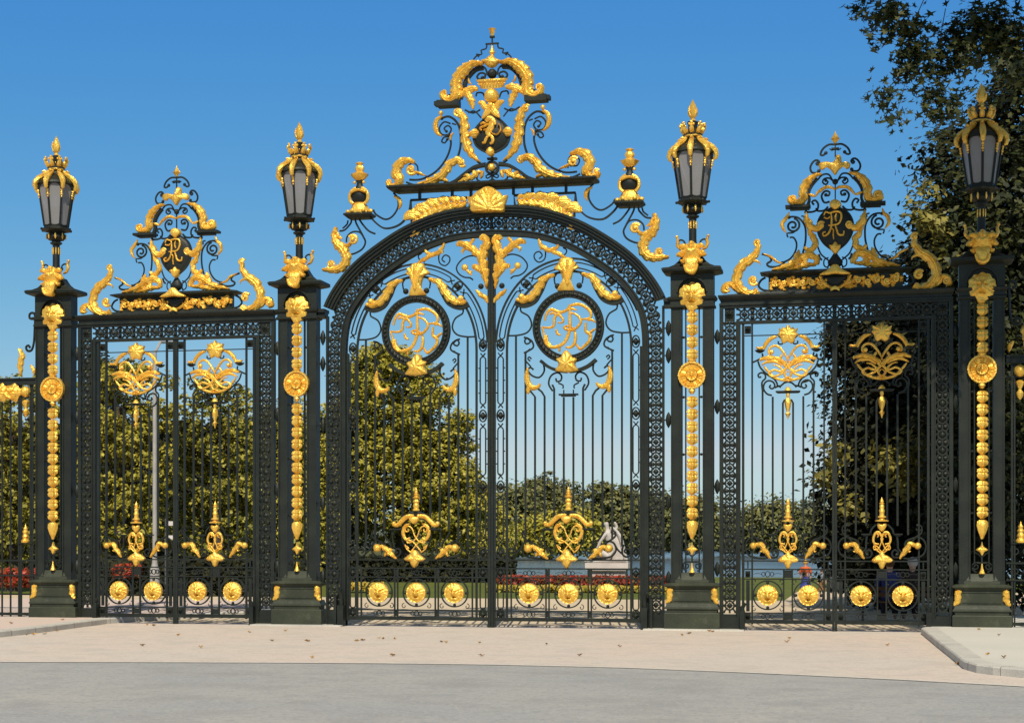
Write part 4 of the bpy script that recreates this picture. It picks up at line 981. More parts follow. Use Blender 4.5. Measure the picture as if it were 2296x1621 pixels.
# right-half traces in R1, mirrored
ir = MB()
def st(pts, r=.022, f_=q1):
    q = f_(pts)
    for c in (q, mir(q)):
        ir.tube(crv(c), r, 6)
        if len(pts) > 4: ir.ball(c[-1][0], 0, c[-1][1], r*1.75, 6)
st([(1640, 962), (1560, 965), (1470, 925), (1405, 850), (1377, 765), (1392, 710)], .022); st([(1345, 880), (1318, 790), (1320, 690), (1345, 630), (1390, 595), (1435, 600)], .024)
st([(1380, 640), (1420, 625), (1450, 660), (1435, 700), (1395, 705), (1375, 675), (1395, 650), (1420, 665), (1405, 685)], .018); st([(1385, 720), (1420, 720), (1435, 745), (1415, 755), (1400, 735)], .018); st([(1370, 640), (1345, 650)], .016)
st([(1660, 975), (1600, 1000), (1500, 1018)], .02); st([(1585, 940), (1590, 880), (1625, 860), (1655, 890), (1640, 925), (1605, 925)], .016)
st([(1150, 935), (1120, 975), (1150, 1000), (1160, 985), (1140, 975)], .016); st([(1118, 1005), (1165, 1025), (1215, 1000), (1205, 965)], .019)
st([(1160, 905), (1195, 905), (1215, 890)], .016)
st([(1195, 575), (1240, 590), (1290, 565)], .018); st([(1190, 625), (1230, 580), (1270, 585)], .016); st([(1165, 510), (1180, 475), (1215, 470), (1220, 490)], .018)
st([(1150, 370), (1165, 325), (1205, 305), (1240, 330)], .02); st([(1170, 390), (1165, 360), (1195, 350), (1215, 370), (1200, 390), (1182, 380)], .022); ir.ball(0, 0, q1([(1117, 365)])[0][1], .10, 9, 1.1)
st([(1155, 185), (1160, 205), (1190, 212), (1185, 235), (1215, 240), (1238, 265), (1235, 285)], .016); st([(1210, 250), (1200, 238), (1220, 232)], .016)
z = q1([(1117, 180)])[0][1]; ir.box(-.14, .14, -.02, .02, z-.015, z+.015); ir.box(-.014, .014, -.014, .014, z-.14, q1([(1117, 120)])[0][1]); ir.box(-.05, .05, -.03, .03, z+.12, z+.16)
for s in (-1, 1):
    M = (lambda p: p) if s > 0 else mir
    ir.strip(M(crv(q1([(1165, 918), (1225, 925), (1290, 962), (1345, 1000), (1400, 1018)]))), .055, .16)
    za, zb = q1([(1117, 545)])[0][1], q1([(1117, 515)])[0][1]
    ir.box(min(s*.70, s*1.16), max(s*.70, s*1.16), -.14, .14, za-.02, zb); ir.box(min(s*.69, s*.92), max(s*.69, s*.92), -.09, .09, zb, zb+.12); ir.frust([(0, 0, za)]*2) if False else None
    ir.box(min(s*1.16, s*1.22), max(s*1.16, s*1.22), -.10, .10, za+.01, zb-.01)
    ir.strip(M(crv(q1([(1180, 318), (1230, 325), (1280, 375), (1300, 430), (1320, 490)]))), .06, .14, .04)  # shaded underside of the big gilded scroll, modelled as a dark strip
z = q1([(1118, 940)])[0][1]; ir.strip(ell(0, z, .125, .125, 0, 350, 24), .05, .08, 0, True)
ir.box(-.02, .02, -.02, .02, zt, z-.13); ir.box(-.02, .02, -.02, .02, z+.13, q1([(1117, 850)])[0][1]); ir.box(-.10, .10, -.05, .05, z+.17, z+.21)
ir.sh(dz=-ZB).split('scroll', IRON, gc)
o = [(0, q1([(1117, 600)])[0][1])]+q1([(1165, 640), (1215, 690), (1232, 740), (1215, 800), (1165, 838)])+[(0, q1([(1117, 852)])[0][1])]; o = o+mir(o)[::-1][1:-1]; o = crv(o, .06, True)
m = MB(); m.plate(o, -.05, .10, .08); sd = B(m, 'shield', IRON)
m = MB(); m.strip(o, .04, .06, -.06, True); B(m, 'shield_rim', IRON, sd)
m = MB()
li = lambda pts, w, y=-.16, **k: m.leaf(zm('T8', c0x)(pts), w, y, .04, 0, **k)
li([(655, 985), (650, 1040), (620, 1090), (640, 1130)], .13, root=.8, tip=.6); li([(600, 985), (640, 955), (680, 990), (690, 1020)], .11, -.17, root=.7, tip=.5); li([(640, 1000), (590, 1030), (545, 1050), (560, 1075)], .055, tip=.6); li([(610, 1010), (570, 1000), (548, 1015)], .05, tip=.6)
li([(640, 1110), (665, 1150), (665, 1190), (640, 1200)], .075, tip=.6); li([(625, 1120), (600, 1160), (590, 1190), (565, 1195)], .07, tip=.6); li([(645, 1090), (700, 1115), (740, 1080), (740, 1030), (720, 1010)], .03, tip=.7, root=.8); li([(620, 1060), (575, 1070)], .05, tip=.5)
B(m, 'gilded_lion', GOLD, sd)
g = MB(); cx, cz = 0, q1([(1118, 515)])[0][1]
g.relief(0, cz+.03, lambda a: .155, lambda r, a: .16*sqrt(max(0, 1-r*r)), 6, 28, -.08, .06)
for s in (-1, 1):
    M = (lambda p: p) if s > 0 else mir
    g.leaf(M(q1([(1118, 560), (1150, 575), (1175, 545), (1200, 540)])), .15, -.09, .06, 2, tip=.4, root=.6); g.leaf(M(q1([(1118, 555), (1140, 600), (1175, 640)])), .16, -.10, .06, 0, tip=.2, root=.6)
g.leaf(q1([(1118, 545), (1118, 590)]), .12, -.13, .05); B(g, 'gilded_helmet', GOLD, sd)
g = MB(); za, zb = q1([(1117, 452)])[0][1], q1([(1117, 400)])[0][1]
v_ = []; f_ = []; nn = 28
for i in range(nn+1):
    a = pi*i/nn
    for (r, z) in ((.235, za), (.245, za+.03), (.30, zb-.04), (.335, zb-.02), (.335, zb+.01), (.28, zb+.005), (.21, za)):
        v_.append((-r*cos(a), -.02-.55*r*sin(a), z-.05*sin(a)*(1 if z < zb else .9)))
k = 7
for i in range(nn):
    for j in range(k): j2 = (j+1) % k; f_.append((k*i+j, k*i+j2, k*i+k+j2, k*i+k+j))
f_ += [tuple(range(k)), tuple(range(nn*k+k-1, nn*k-1, -1))]
g.add(v_, f_)
for i in range(1, 14): a = pi*i/14; g.ball(-.285*cos(a), -.03-.55*.285*sin(a)-.012, (za+zb)/2-.05*sin(a), .015, 6)
B(g, 'coronet', GOLD)
g = MB(); z = lambda py: q1([(1117, py)])[0][1]
g.plate(q1([(1055, 285), (1085, 275), (1105, 258), (1117, 255), (1130, 258), (1150, 275), (1178, 285), (1160, 300), (1140, 320), (1117, 327), (1092, 320), (1072, 300)]), -.05, .09, .08, ribs=7)
g.lathe([(.05, z(262)), (.03, z(250)), (.065, z(235)), (.05, z(222)), (.025, z(210)), (.004, z(188))], (0, -.01), 10); B(g, 'gilded_vase', GOLD)
g = MB(); g.lathe([(.03, z(135)), (.035, z(118)), (.06, z(108)), (.035, z(104)), (.055, z(96)), (.075, z(88)), (.02, z(84))], (0, 0), 8, rib=4, amp=.12); B(g, 'gilded_tip', GOLD)
g = MB(); z0 = q1([(1118, 940)])[0][1]; g.ball(0, -.06, z0, .085, 10); B(g, 'gilded_boss', GOLD)
g = MB(); g.plate(q1([(1118, 818), (1140, 840), (1138, 862), (1118, 875), (1096, 862), (1094, 840)]), -.13, .07, .1); B(g, 'gilded_pendant', GOLD, sd)
for s in (1, -1):
    M = (lambda p: p) if s > 0 else mir
    def G(name, *ls, balls=(), par=gc):
        g = MB()
        for pts, w, y, th, lb, kw in ls: g.leaf(M(q1(pts)), w, y, th, lb, **kw)
        for (px, py), r in balls: x, z = q1([(px, py)])[0]; g.volute(s*x, -.06, z, r*1.2, s) if r > .06 else g.ball(s*x, -.06, z, r, 10)
        return B(g, name, GOLD, par)
    G('gilded_scroll', ([(1172, 300), (1235, 292), (1300, 330), (1338, 385), (1340, 440), (1345, 480), (1375, 500), (1410, 490), (1425, 455), (1405, 440)], .27, -.05, .13, 11, dict(tip=.4, root=.25, lob=.2)), balls=(((1412, 450), .07),))
    G('gilded_side_leaf', ([(1335, 570), (1305, 600), (1290, 660), (1285, 740), (1265, 810), (1230, 865), (1190, 900)], .22, -.04, .09, 7, dict(tip=.1, root=.7, lob=.3)), balls=(((1332, 578), .085),))
    G('gilded_diamond', ([(1195, 725), (1220, 724), (1252, 725)], .20, -.10, .09, 0, dict(tip=.3, root=.3)), par=sd)
    G('gilded_crescent', ([(1430, 590), (1462, 610), (1472, 650), (1460, 690), (1432, 715)], .11, -.03, .06, 0, dict(tip=.2, root=.5)), balls=(((1435, 572), .05),))
    G('gilded_tendril', ([(1380, 745), (1375, 720), (1360, 700)], .05, -.03, .04, 0, dict(tip=.4)))
    G('gilded_garland', ([(1205, 450), (1245, 445), (1290, 460), (1310, 485)], .17, -.04, .06, 4, dict(tip=.4)), ([(1275, 435), (1265, 480), (1245, 520), (1235, 570)], .16, -.05, .06, 5, dict(tip=.3)), ([(1265, 375), (1262, 400), (1245, 415)], .05, -.02, .04, 0, {}))
    G('gilded_acanthus', ([(1300, 900), (1330, 875), (1380, 895), (1420, 950), (1480, 985), (1560, 1005), (1640, 1008)], .21, -.06, .09, 7, dict(tip=.15, root=.7, lob=.3)), ([(1395, 930), (1375, 890), (1372, 865)], .10, -.05, .05, 2, dict(tip=.2)), balls=(((1302, 895), .085),))
    G('gilded_end_scroll', ([(1600, 860), (1650, 842), (1700, 862), (1722, 915), (1700, 960), (1720, 1000), (1760, 992), (1775, 965)], .23, -.05, .11, 7, dict(tip=.5, root=.3, lob=.22)), ([(1640, 905), (1585, 925), (1530, 950)], .07, -.03, .05, 2, dict(tip=.2)), balls=(((1622, 905), .105), ((1762, 968), .07)))
    G('gilded_pediment_leaf', ([(1175, 965), (1205, 960), (1240, 985), (1300, 1000), (1345, 1010)], .13, -.03, .05, 5, dict(tip=.2, lob=.4)), ([(1215, 990), (1235, 950), (1245, 945)], .11, -.03, .04, 2, {}), ([(1260, 1000), (1275, 970), (1300, 975)], .11, -.04, .05, 2, {}), ([(1190, 1000), (1180, 970), (1172, 955)], .08, -.04, .04, 2, {}), ([(1390, 1000), (1425, 985), (1440, 995)], .09, -.05, .05, 3, {}))

# ------------------------------------------------------------------ the two urns on their brackets
def make_urn():
    zu = q1([(2003, 1180)])[0][1]; xu = 2.86
    t = thing('urn_finial', (c0x+xu, 0, zu), 'x', 'urn', 'urns beside the arch crest')
    z = lambda py: q1([(2003, py)])[0][1]-zu
    m = MB(); m.frust([(.22, .12, z(1178)), (.26, .16, z(1168)), (.30, .20, z(1158)), (.30, .20, z(1150)), (.24, .15, z(1142))]); m.build('base_plate', IRON, t, 30)
    g = MB(); g.lathe([(.26, z(1142)), (.27, z(1130)), (.20, z(1118)), (.16, z(1095)), (.12, z(1082)), (.14, z(1075))], (0, 0), 16, .6, 8, .06)
    for s in (-1, 1): g.ball(s*.25, -.03, z(1132), .05, 7); g.ball(s*.12, -.13, z(1130), .05, 7)
    g.build('gilded_foot', GOLD, t)
    m = MB(); m.lathe([(.10, z(1080)), (.16, z(1060)), (.185, z(1035)), (.17, z(1010)), (.12, z(990)), (.07, z(965)), (.06, z(950)), (.09, z(930))], (0, 0), 14, .7); m.build('body', IRON, t)
    g = MB()
    for s in (-1, 1):
        g.tube(crv([(s*.06, z(985)), (s*.14, z(998)), (s*.20, z(1030)), (s*.185, z(1065)), (s*.12, z(1085))]), [.02, .035, .045, .045, .04][0] if False else .036, 7, -.06); g.ball(s*.10, -.04, z(948), .035, 7)
    g.leaf([(-.16, z(1015)), (0, z(1000)), (.16, z(1015))], .06, -.12, .04, 0, tip=.8, root=.8); g.build('gilded_handles', GOLD, t)
    g = MB(); g.lathe([(.07, z(935)), (.12, z(922)), (.17, z(905)), (.19, z(895)), (.12, z(885)), (.07, z(878)), (.10, z(860)), (.085, z(845)), (.045, z(835)), (.09, z(826)), (.05, z(818))], (0, 0), 14, .8, 7, .06); g.build('gilded_cup', GOLD, t)
    b = MB(); sub = lambda pts: [(x-xu, zz-zu) for x, zz in q1(pts)]
    for pts, r in (([(1965, 1182), (1935, 1225), (1900, 1262), (1860, 1282)], .02), ([(1990, 1182), (1985, 1205), (1940, 1290), (1925, 1330), (1945, 1370), (1995, 1395), (2045, 1400)], .02), ([(2018, 1182), (2020, 1200), (2060, 1240), (2095, 1245)], .02), ([(1930, 1310), (1960, 1265), (2010, 1258), (2045, 1285), (2050, 1320)], .018), ([(2040, 1182), (2045, 1205), (2075, 1230)], .018)):
        b.tube(crv(sub(pts)), r, 6)
    b.build('bracket', IRON, t)
    g = MB(); g.leaf(sub([(2112, 1222), (2128, 1270), (2108, 1325), (2065, 1370), (2045, 1425), (2070, 1475), (2125, 1492), (2205, 1484)]), .23, -.04, .10, 11, tip=.3, root=.4, lob=.25)
    g.leaf(sub([(2090, 1345), (2040, 1345), (2000, 1320)]), .10, -.05, .06, 2, tip=.6); x, zz = sub([(2000, 1312)])[0]; g.volute(x, -.05, zz, .13, 1); x, zz = sub([(2148, 1455)])[0]; g.volute(x, -.05, zz, .115, -1)
    g.leaf(sub([(2070, 1300), (2095, 1280), (2110, 1240)]), .08, -.07, .04, 2)
    g.build('gilded_griffin_leaf', GOLD, t)
    return t
ur = make_urn(); ur['label'] = 'gilded urn on the arch shoulder beside the pillar whose slits show sky'
# the other shoulder is the mirror image
u2 = thing('urn_finial', (c0x-2.86, 0, ur.location.z), 'gilded urn on the arch shoulder above the bushy green tree', 'urn', 'urns beside the arch crest')
for ch in list(ur.children):
    me = ch.data.copy(); me.transform(__import__('mathutils').Matrix.Scale(-1, 4, (1, 0, 0))); me.flip_normals()
    c = ch.copy(); c.data = me; COL.objects.link(c); c.parent = u2
# ------------------------------------------------------------------ side railings
def make_fence():
    f6 = zm('V6', XP[0]); z = lambda py: f6([(130, py)])[0][1]; X = lambda px: f6([(px, 1000)])[0][0]
    t = thing('railing', (XP[0], 0, 0), 'sunlit low black iron railing with gilded tips in front of red flowers', 'railing', 'low railings beside the gateway')
    m = MB(); x0 = -6.
    m.box(x0, -.46, -.06, .06, z(446), z(420)); m.box(x0, -.46, -.09, .09, z(420), z(412)); m.box(x0, -.46, -.03, .03, z(1385), z(1378)); m.box(x0, -.46, -.03, .03, z(1312), z(1304)); m.box(x0, -.46, -.04, .04, .03, .09)
    m.box(x0, -.46, -.02, .02, z(510), z(502))
    m.split('rail', IRON, t, 30)
    xs = [X(160), X(150), X(104), X(94)]
    xs += [xs[-1]-.205*i for i in range(1, 18)]
    for i, x in enumerate(xs):
        b = MB(); w = .02 if i in (0, 2, 3) else .015; b.box(x-w, x+w, -.015, .015, .0, z(446)); b.build('bar', IRON, t, 0)
    sc = MB()
    sc.tube(crv(f6([(160, 122), (146, 118), (146, 98), (160, 92), (172, 105), (170, 180), (166, 240), (155, 275), (135, 278), (128, 260), (140, 252), (148, 264)])), .028, 6)
    for px in (127,):
        for s in (-1, 1): sc.tube(vol((X(px)+s*.10, z(1255)), .10, .03, 90, -s*1.2, 16), .014, 6); sc.tube(vol((X(px)+s*.10, z(1345)), .08, .03, -90, s*1.2, 16), .013, 6)
    sc.box(X(127)-.17, X(127)+.17, -.04, .03, z(1226), z(1221)); sc.split('scroll', IRON, t)
    g = MB(); g.leaf(f6([(98, 270), (112, 300), (104, 350), (108, 400)]), .16, -.03, None, 4, tip=.2); g.leaf(f6([(155, 350), (168, 372), (172, 400)]), .09, -.03); g.build('gilded_crescent', GOLD, t)
    g = MB(); c = f6([(130, 480)])[0]; g.ball(c[0], -.04, c[1], .12, 10); g.build('gilded_ball', GOLD, t)
    g = MB(); zz = z(540); g.lathe([(.02, z(562)), (.05, z(548)), (.09, z(530)), (.04, z(520))], (c[0], -.02), 8); g.lathe([(.01, z(605)), (.06, z(590)), (.07, z(575)), (.03, z(562))], (c[0], -.02), 8); g.build('gilded_drop', GOLD, t)
    for px in (68, 8, -70, -130):
        g = MB(); c = f6([(px, 482)])[0]; g.relief(c[0], c[1], lambda a: .20*(1+.14*cos(5*a)), lambda r, a: .10*(1-r*r)*(.7+.4*abs(sin(4*a))), 6, 30, -.04, .04)
        g.leaf([(c[0]+.15, c[1]+.05), (c[0]-.02, c[1]-.12), (c[0]-.22, c[1]+.02)], .12, -.07, .05, 3); g.build('gilded_foliage', GOLD, t)
    g = MB(); g.lathe([(.09, z(1220)), (.10, z(1212)), (.06, z(1200)), (.075, z(1190)), (.05, z(1178)), (.07, z(1168)), (.04, z(1160)), (.05, z(1150)), (.02, z(1140)), (.004, z(1128))], (X(127), -.01), 10); g.build('gilded_pinnacle', GOLD, t)
    return t
fe = make_fence()
f2 = thing('railing', (XP[3], 0, 0), 'shaded low black iron railing beside the pillar with the green plinth', 'railing', 'low railings beside the gateway')
import mathutils
for ch in list(fe.children):
    me = ch.data.copy(); me.transform(mathutils.Matrix.Scale(-1, 4, (1, 0, 0))); me.flip_normals()
    c = ch.copy(); c.data = me; COL.objects.link(c); c.parent = f2

# ------------------------------------------------------------------ ground, road, pavements
FZ = -.12
def sheet(name, pts, z, m):
    b = MB(); n = len(pts); b.add([(x, y, z) for x, y in pts], [tuple(range(n))]); o = b.build(name, m, None, 0)
    if o.data.polygons[0].normal.z < 0: o.data.flip_normals()
    return structure(o)
edge = [gnd(x, y, FZ) for x, y in ((0, 1484), (300, 1484.5), (600, 1485.5), (850, 1487), (1100, 1490), (1400, 1497), (1700, 1509), (2000, 1523), (2296, 1539))]
def ext(e, d=60):
    a, b = np.array(e[0]), np.array(e[1]); l = a+(a-b)/np.linalg.norm(a-b)*d; a, b = np.array(e[-1]), np.array(e[-2]); r = a+(a-b)/np.linalg.norm(a-b)*d
    return [tuple(l)]+list(e)+[tuple(r)]
E2 = ext(edge)
sheet('ground', [(-1500, -300), (1500, -300), (1500, 3000), (-1500, 3000)], -.42, EARTH)
sheet('road', E2+[(E2[-1][0], -90), (E2[0][0], -90)], FZ-.004, ASPH)
sheet('forecourt', [(x, y) for x, y in E2]+[(E2[-1][0], .8), (E2[0][0], .8)], FZ, CONC)
b = MB(); ed3 = crv(E2[1:-1], .4); w_ = .11
for a, c in zip(ed3, ed3[1:]): b.add([(a[0], a[1]-.005, FZ+.004), (c[0], c[1]-.005, FZ+.004), (c[0], c[1]+w_, FZ+.004), (a[0], a[1]+w_, FZ+.004)], [(0, 1, 2, 3)])
structure(b.build('gutter_line', plain('gutter_stone', (.66, .62, .56)), None, 0))
sheet('path', [(-70, .8), (70, .8), (70, 17), (-70, 17)], FZ-.002, PATH)
sheet('lawn', [(-90, 17), (-2.6, 17), (-2.6, 26.5), (6, 26.5), (70, 26.5), (70, 50), (-90, 50)], FZ-.006, LAWN)
sheet('far_path', [(-2.6, 17), (70, 17), (70, 26.5), (-2.6, 26.5)], FZ-.010, PATH)
def kerb_pave(name, pts, back, top, side):
    """pavement whose kerb follows pts (world xy); side = +1 when the pavement lies left of the walking direction"""
    p = [q for i in range(len(pts)-1) for q in ([pts[i]] if hypot(pts[i+1][0]-pts[i][0], pts[i+1][1]-pts[i][1]) > 8 else crv(pts[max(i, 0):i+2], .25)[:-1])]+[pts[-1]]; inn = offset(p, side*.30); b = MB()
    for i in range(len(p)-1):
        a, c, d, e = p[i], p[i+1], inn[i+1], inn[i]
        cut = .015
        a2 = (a[0]+(e[0]-a[0])*.06, a[1]+(e[1]-a[1])*.06); c2 = (c[0]+(d[0]-c[0])*.06, c[1]+(d[1]-c[1])*.06)
        o = len(b.v)
        b.add([(a[0], a[1], FZ-.05), (c[0], c[1], FZ-.05), (c[0], c[1], -.02), (a[0], a[1], -.02), (c2[0], c2[1], 0), (a2[0], a2[1], 0), (d[0], d[1], 0), (e[0], e[1], 0)], [(0, 1, 2, 3), (3, 2, 4, 5), (5, 4, 6, 7)])
    structure(b.build('kerb', KERB, None, 20)); L = arclen(p)
    j = MB(); d_ = 0                                   # mortar joints between kerb stones
    while d_ < L[-1]-.1:
        (x, y), a = along(p, d_); nx, ny = -sin(a)*side, cos(a)*side; tx, ty = cos(a)*.006, sin(a)*.006
        j.add([(x-tx-nx*.003, y-ty-ny*.003, FZ), (x+tx-nx*.003, y+ty-ny*.003, FZ), (x+tx-nx*.003, y+ty-ny*.003, -.015), (x-tx-nx*.003, y-ty-ny*.003, -.015), (x+tx+nx*.29, y+ty+ny*.29, .003), (x-tx+nx*.29, y-ty+ny*.29, .003), (x+tx+nx*.02, y+ty+ny*.02, .003), (x-tx+nx*.02, y-ty+ny*.02, .003)], [(0, 1, 2, 3), (3, 2, 6, 7), (7, 6, 4, 5)]); d_ += .95
    structure(j.build('kerb_joints', plain('joint_mortar', (.22, .21, .19)), None, 0))
    sheet(name, inn+back, 0., top)
kl = [gnd(*q) for q in ((0, 1414), (60, 1408), (120, 1401), (178, 1393.5), (240, 1386), (310, 1380.5), (380, 1377.5))]
a, b_ = np.array(kl[0]), np.array(kl[1]); kl = [tuple(a+(a-b_)/np.linalg.norm(a-b_)*30)]+kl+[(kl[-1][0]+1.2, kl[-1][1]+2.2), (kl[-1][0]+1.5, kl[-1][1]+7)]
kerb_pave('left_pavement', kl, [(kl[-1][0]-.3, 10.5), (-70, 10.5), (-70, kl[0][1])], PAVE, 1)
kr = [gnd(*q) for q in ((2296, 1499), (2226, 1493), (2189, 1488.3), (2161, 1480.6), (2133.4, 1459), (2102.6, 1435.9), (2074.9, 1414.3))]
a, b_ = np.array(kr[0]), np.array(kr[1]); a2, b2 = np.array(kr[-1]), np.array(kr[-2]); dv = (a2-b2)/np.linalg.norm(a2-b2)
kr = [tuple(a+(a-b_)/np.linalg.norm(a-b_)*30)]+kr+[tuple(a2+dv*1.2), tuple(a2+dv*2.8+np.array((.6, .5))), tuple(a2+dv*4+np.array((2.2, 3)))]
kerb_pave('right_pavement', kr, [(60, kr[-1][1]), (60, kr[0][1])], PAVER, -1)
for x in XP[1:3]:
    b = MB(); b.box(x-.95, x+1.05, -.42, .5, FZ-.05, FZ+.028); structure(b.build('stone_island', KERB, None, 0))
lx = lambda Y: at_y(1085*1.5157, 1840, Y)[0]
sheet('lake', [(lx(57), 57), (300, 57), (600, 420), (lx(420), 420)], -.40, WATER)

# ------------------------------------------------------------------ trees
def leaves_mesh(name, m, P, N, size, rng, star=False, aspect=.62):
    n = len(P); N = N/np.linalg.norm(N, axis=1)[:, None]
    R = rng.normal(size=(n, 3)); U = np.cross(N, R); U /= np.linalg.norm(U, axis=1)[:, None]; V = np.cross(N, U)
    s = size*rng.uniform(.65, 1.3, n)[:, None]
    if star: shp = [(r*cos(a), r*sin(a)) for r, a in [((1., .42)[i % 2] if i not in (0,) else .25, -pi/2+i*2*pi/12) for i in range(12)]]
    else: shp = [(0, -1), (aspect, -.1), (0, 1), (-aspect, -.1)]
    k = len(shp); vs = np.zeros((n, k, 3))
    for i, (a, b) in enumerate(shp):
        vs[:, i, :] = P+U*s*a*.5+V*s*b*.5+N*s*(.12*abs(a))
    me = bpy.data.meshes.new(name); me.vertices.add(n*k); me.vertices.foreach_set('co', vs.reshape(-1))
    me.loops.add(n*k); me.loops.foreach_set('vertex_index', np.arange(n*k, dtype=np.int32)); me.polygons.add(n)
    me.polygons.foreach_set('loop_start', np.arange(0, n*k, k, dtype=np.int32)); me.polygons.foreach_set('loop_total', np.full(n, k, dtype=np.int32))
    me.update(calc_edges=True); me.materials.append(m)
    o = bpy.data.objects.new(name, me); COL.objects.link(o); return o
def boughs(lobes, r, dens, seed, shell=(.5, 1.02)):
    rng = np.random.default_rng(seed+500); out = []
    for l in lobes:
        area = 4*pi*((l[3]*l[4])**1.6+(l[3]*l[5])**1.6+(l[4]*l[5])**1.6)**(1/1.6)/3**(1/1.6)
        k = max(2, int(dens*area/(pi*r*r)))
        d = rng.normal(size=(k, 3)); d /= np.linalg.norm(d, axis=1)[:, None]; q = rng.uniform(shell[0]**3, shell[1]**3, k)**(1/3); s = r*rng.uniform(.55, 1.35, k)
        for i in range(k):
            c = np.array(l[:3])+d[i]*q[i]*np.array(l[3:6]); out.append((c[0], c[1], c[2], s[i], s[i], s[i]*.62))
    return out
def crown(name, m, lobes, n, size, seed, parent=None, clump=.5, per=16, star=False, shell=(.55, 1.), droop=0., loc=(0, 0, 0), kind=None, bough=None):
    if bough: lobes = boughs(lobes, bough[0], bough[1], seed); clump = bough[0]*.28; per = 5; shell = (.55, 1.); n = max(n, len(lobes)*10)
    rng = np.random.default_rng(seed); W = np.array([l[3]*l[5]+l[3]*l[4]+l[4]*l[5] for l in lobes]); W = W/W.sum(); Ps = []; Ns = []
    for l, w in zip(lobes, W):
        nc = max(2, int(n*w/per)); d = rng.normal(size=(nc, 3)); d /= np.linalg.norm(d, axis=1)[:, None]
        rr = rng.uniform(shell[0]**2, shell[1]**2, nc)**.5
        c = np.array(l[:3])+d*rr[:, None]*np.array(l[3:6])
        cr_ = clump*rng.uniform(.5, 1.4, nc)
        off = rng.normal(size=(nc, per, 3))*.5*cr_[:, None, None]; off[:, :, 2] *= .7
        if droop: off[:, :, 2] -= droop*np.abs(rng.normal(size=(nc, per)))*cr_[:, None]
        p = (c[:, None, :]+off).reshape(-1, 3); nn = (d[:, None, :]*.7+np.array((0, -.25, .75))+rng.normal(size=(nc, per, 3))*.42).reshape(-1, 3)
        Ps.append(p); Ns.append(nn)
    P = np.concatenate(Ps); N = np.concatenate(Ns); ok = P[:, 2] > -.1; P, N = P[ok], N[ok]
    o = leaves_mesh(name, m, P-np.array(loc), N, size, rng, star)
    if parent is not None: o.parent = parent
    return o
def trunk(base, top, r, limbs, parent, m=BARK, seed=0):
    rng = random.Random(seed); b = MB(); bx = np.array(base, float); tp = np.array(top, float); L = np.array(parent.location)
    pts = [bx+(tp-bx)*i/6+np.array((rng.uniform(-.5, .5)*r, rng.uniform(-.5, .5)*r, 0))*(i > 0) for i in range(7)]
    b.tube3([tuple(p-L) for p in pts], [r*1.35]+[r*(1-.11*i) for i in range(1, 7)], 9)
    for e in limbs:
        e = np.array(e, float); s = bx+(tp-bx)*rng.uniform(.45, .95); mid = (s+e)/2+np.array((0, 0, .12*np.linalg.norm(e-s)))
        b.tube3([tuple(p-L) for p in (s, (s*.6+mid*.4), mid, e)], [r*.5, r*.4, r*.28, r*.06], 6)
    return b.build('trunk', m, parent)
def PXL(Y, *ls):                            # lobes measured as (x, y, half width, half height) in the 2296 px drawing at distance y = Y
    out = []
    for l in ls:
        u, v, rx, rz = l[:4]; dy = l[4] if len(l) > 4 else 0
        x, z = at_y(u*1.5157, v*1.5157, Y+dy); D = (DIST+Y+dy)/3700.*1.02
        out.append((x, Y+dy, z, rx*D, min(rx, rz)*D*.9, rz*D))
    return out
def tree(name, label, Y, lobes, m, n, size, seed, clump, group=None, cat='tree', r=.25, base=None, **k):
    rj = random.Random(seed*7); lb0 = PXL(Y, *lobes); lb = list(lb0)
    for l in lb0:                           # boughs standing out of the mass
        for _ in range(3):
            a, e = rj.uniform(0, 2*pi), rj.uniform(-.4, 1.2); q = rj.uniform(.28, .45)
            lb.append((l[0]+l[3]*.85*cos(a)*cos(e), l[1]+l[4]*.8*sin(a)*cos(e), l[2]+l[5]*.85*sin(e), l[3]*q, l[4]*q, l[5]*q))
    cx = sum(l[0]*l[3] for l in lb)/sum(l[3] for l in lb); zt = max(l[2] for l in lb)
    if base is not None: cx = at_y(base*1.5157, 1840, Y)[0]
    t = thing(name, (cx, Y+.3, -.15), label, cat, group)
    crown('crown', m, lb, n, size, seed, t, clump, loc=(cx, Y+.3, -.15), **k)
    trunk((cx, Y+.3, -.4), (cx, Y+.3, zt*.85), r, [l[:3] for l in lb[:7]], t, seed=seed)
    return t
G1 = 'garden trees behind the left side portal'
tree('shrub_tree', 'bushy green tree behind the sunlit low railing', 20, [(20, 960, 95, 130), (-60, 1000, 90, 180), (75, 1100, 85, 150), (0, 1180, 110, 110), (110, 930, 60, 90)], LF_GREEN, 26000, .15, 11, .38, G1, bough=(.34, .95))
tree('shrub_tree', 'broad yellow-green tree behind the grey lamp post', 21, [(265, 930, 75, 120), (215, 1040, 85, 130), (320, 1040, 80, 120), (260, 1170, 110, 110), (340, 900, 55, 80), (225, 850, 50, 50)], LF_LIME, 26000, .15, 12, .38, G1, bough=(.36, .95))
tree('shrub_tree', 'dark gapped tree behind the low pinkish wall and lamp post', 24, [(450, 960, 70, 110), (505, 920, 70, 90), (430, 1080, 80, 110), (520, 1060, 80, 120), (470, 1190, 110, 90), (555, 1170, 50, 100)], LF_GREEN, 20000, .16, 13, .38, G1, bough=(.34, .85))
tree('weeping_tree', 'pale drooping tree between the gapped dark tree and a pillar', 30, [(600, 1000, 45, 110), (615, 1120, 50, 120), (585, 1080, 30, 120), (640, 940, 40, 70), (700, 1080, 50, 130)], LF_LIME, 24000, .18, 14, .8, G1, droop=.9)
tree('pointed_conifer', 'dark pointed conifer tip above the broad yellow-green tree', 34, [(215, 830, 22, 45), (225, 870, 34, 40), (240, 940, 45, 60), (230, 1100, 60, 150)], LF_DARK, 4000, .3, 15, .6, G1)
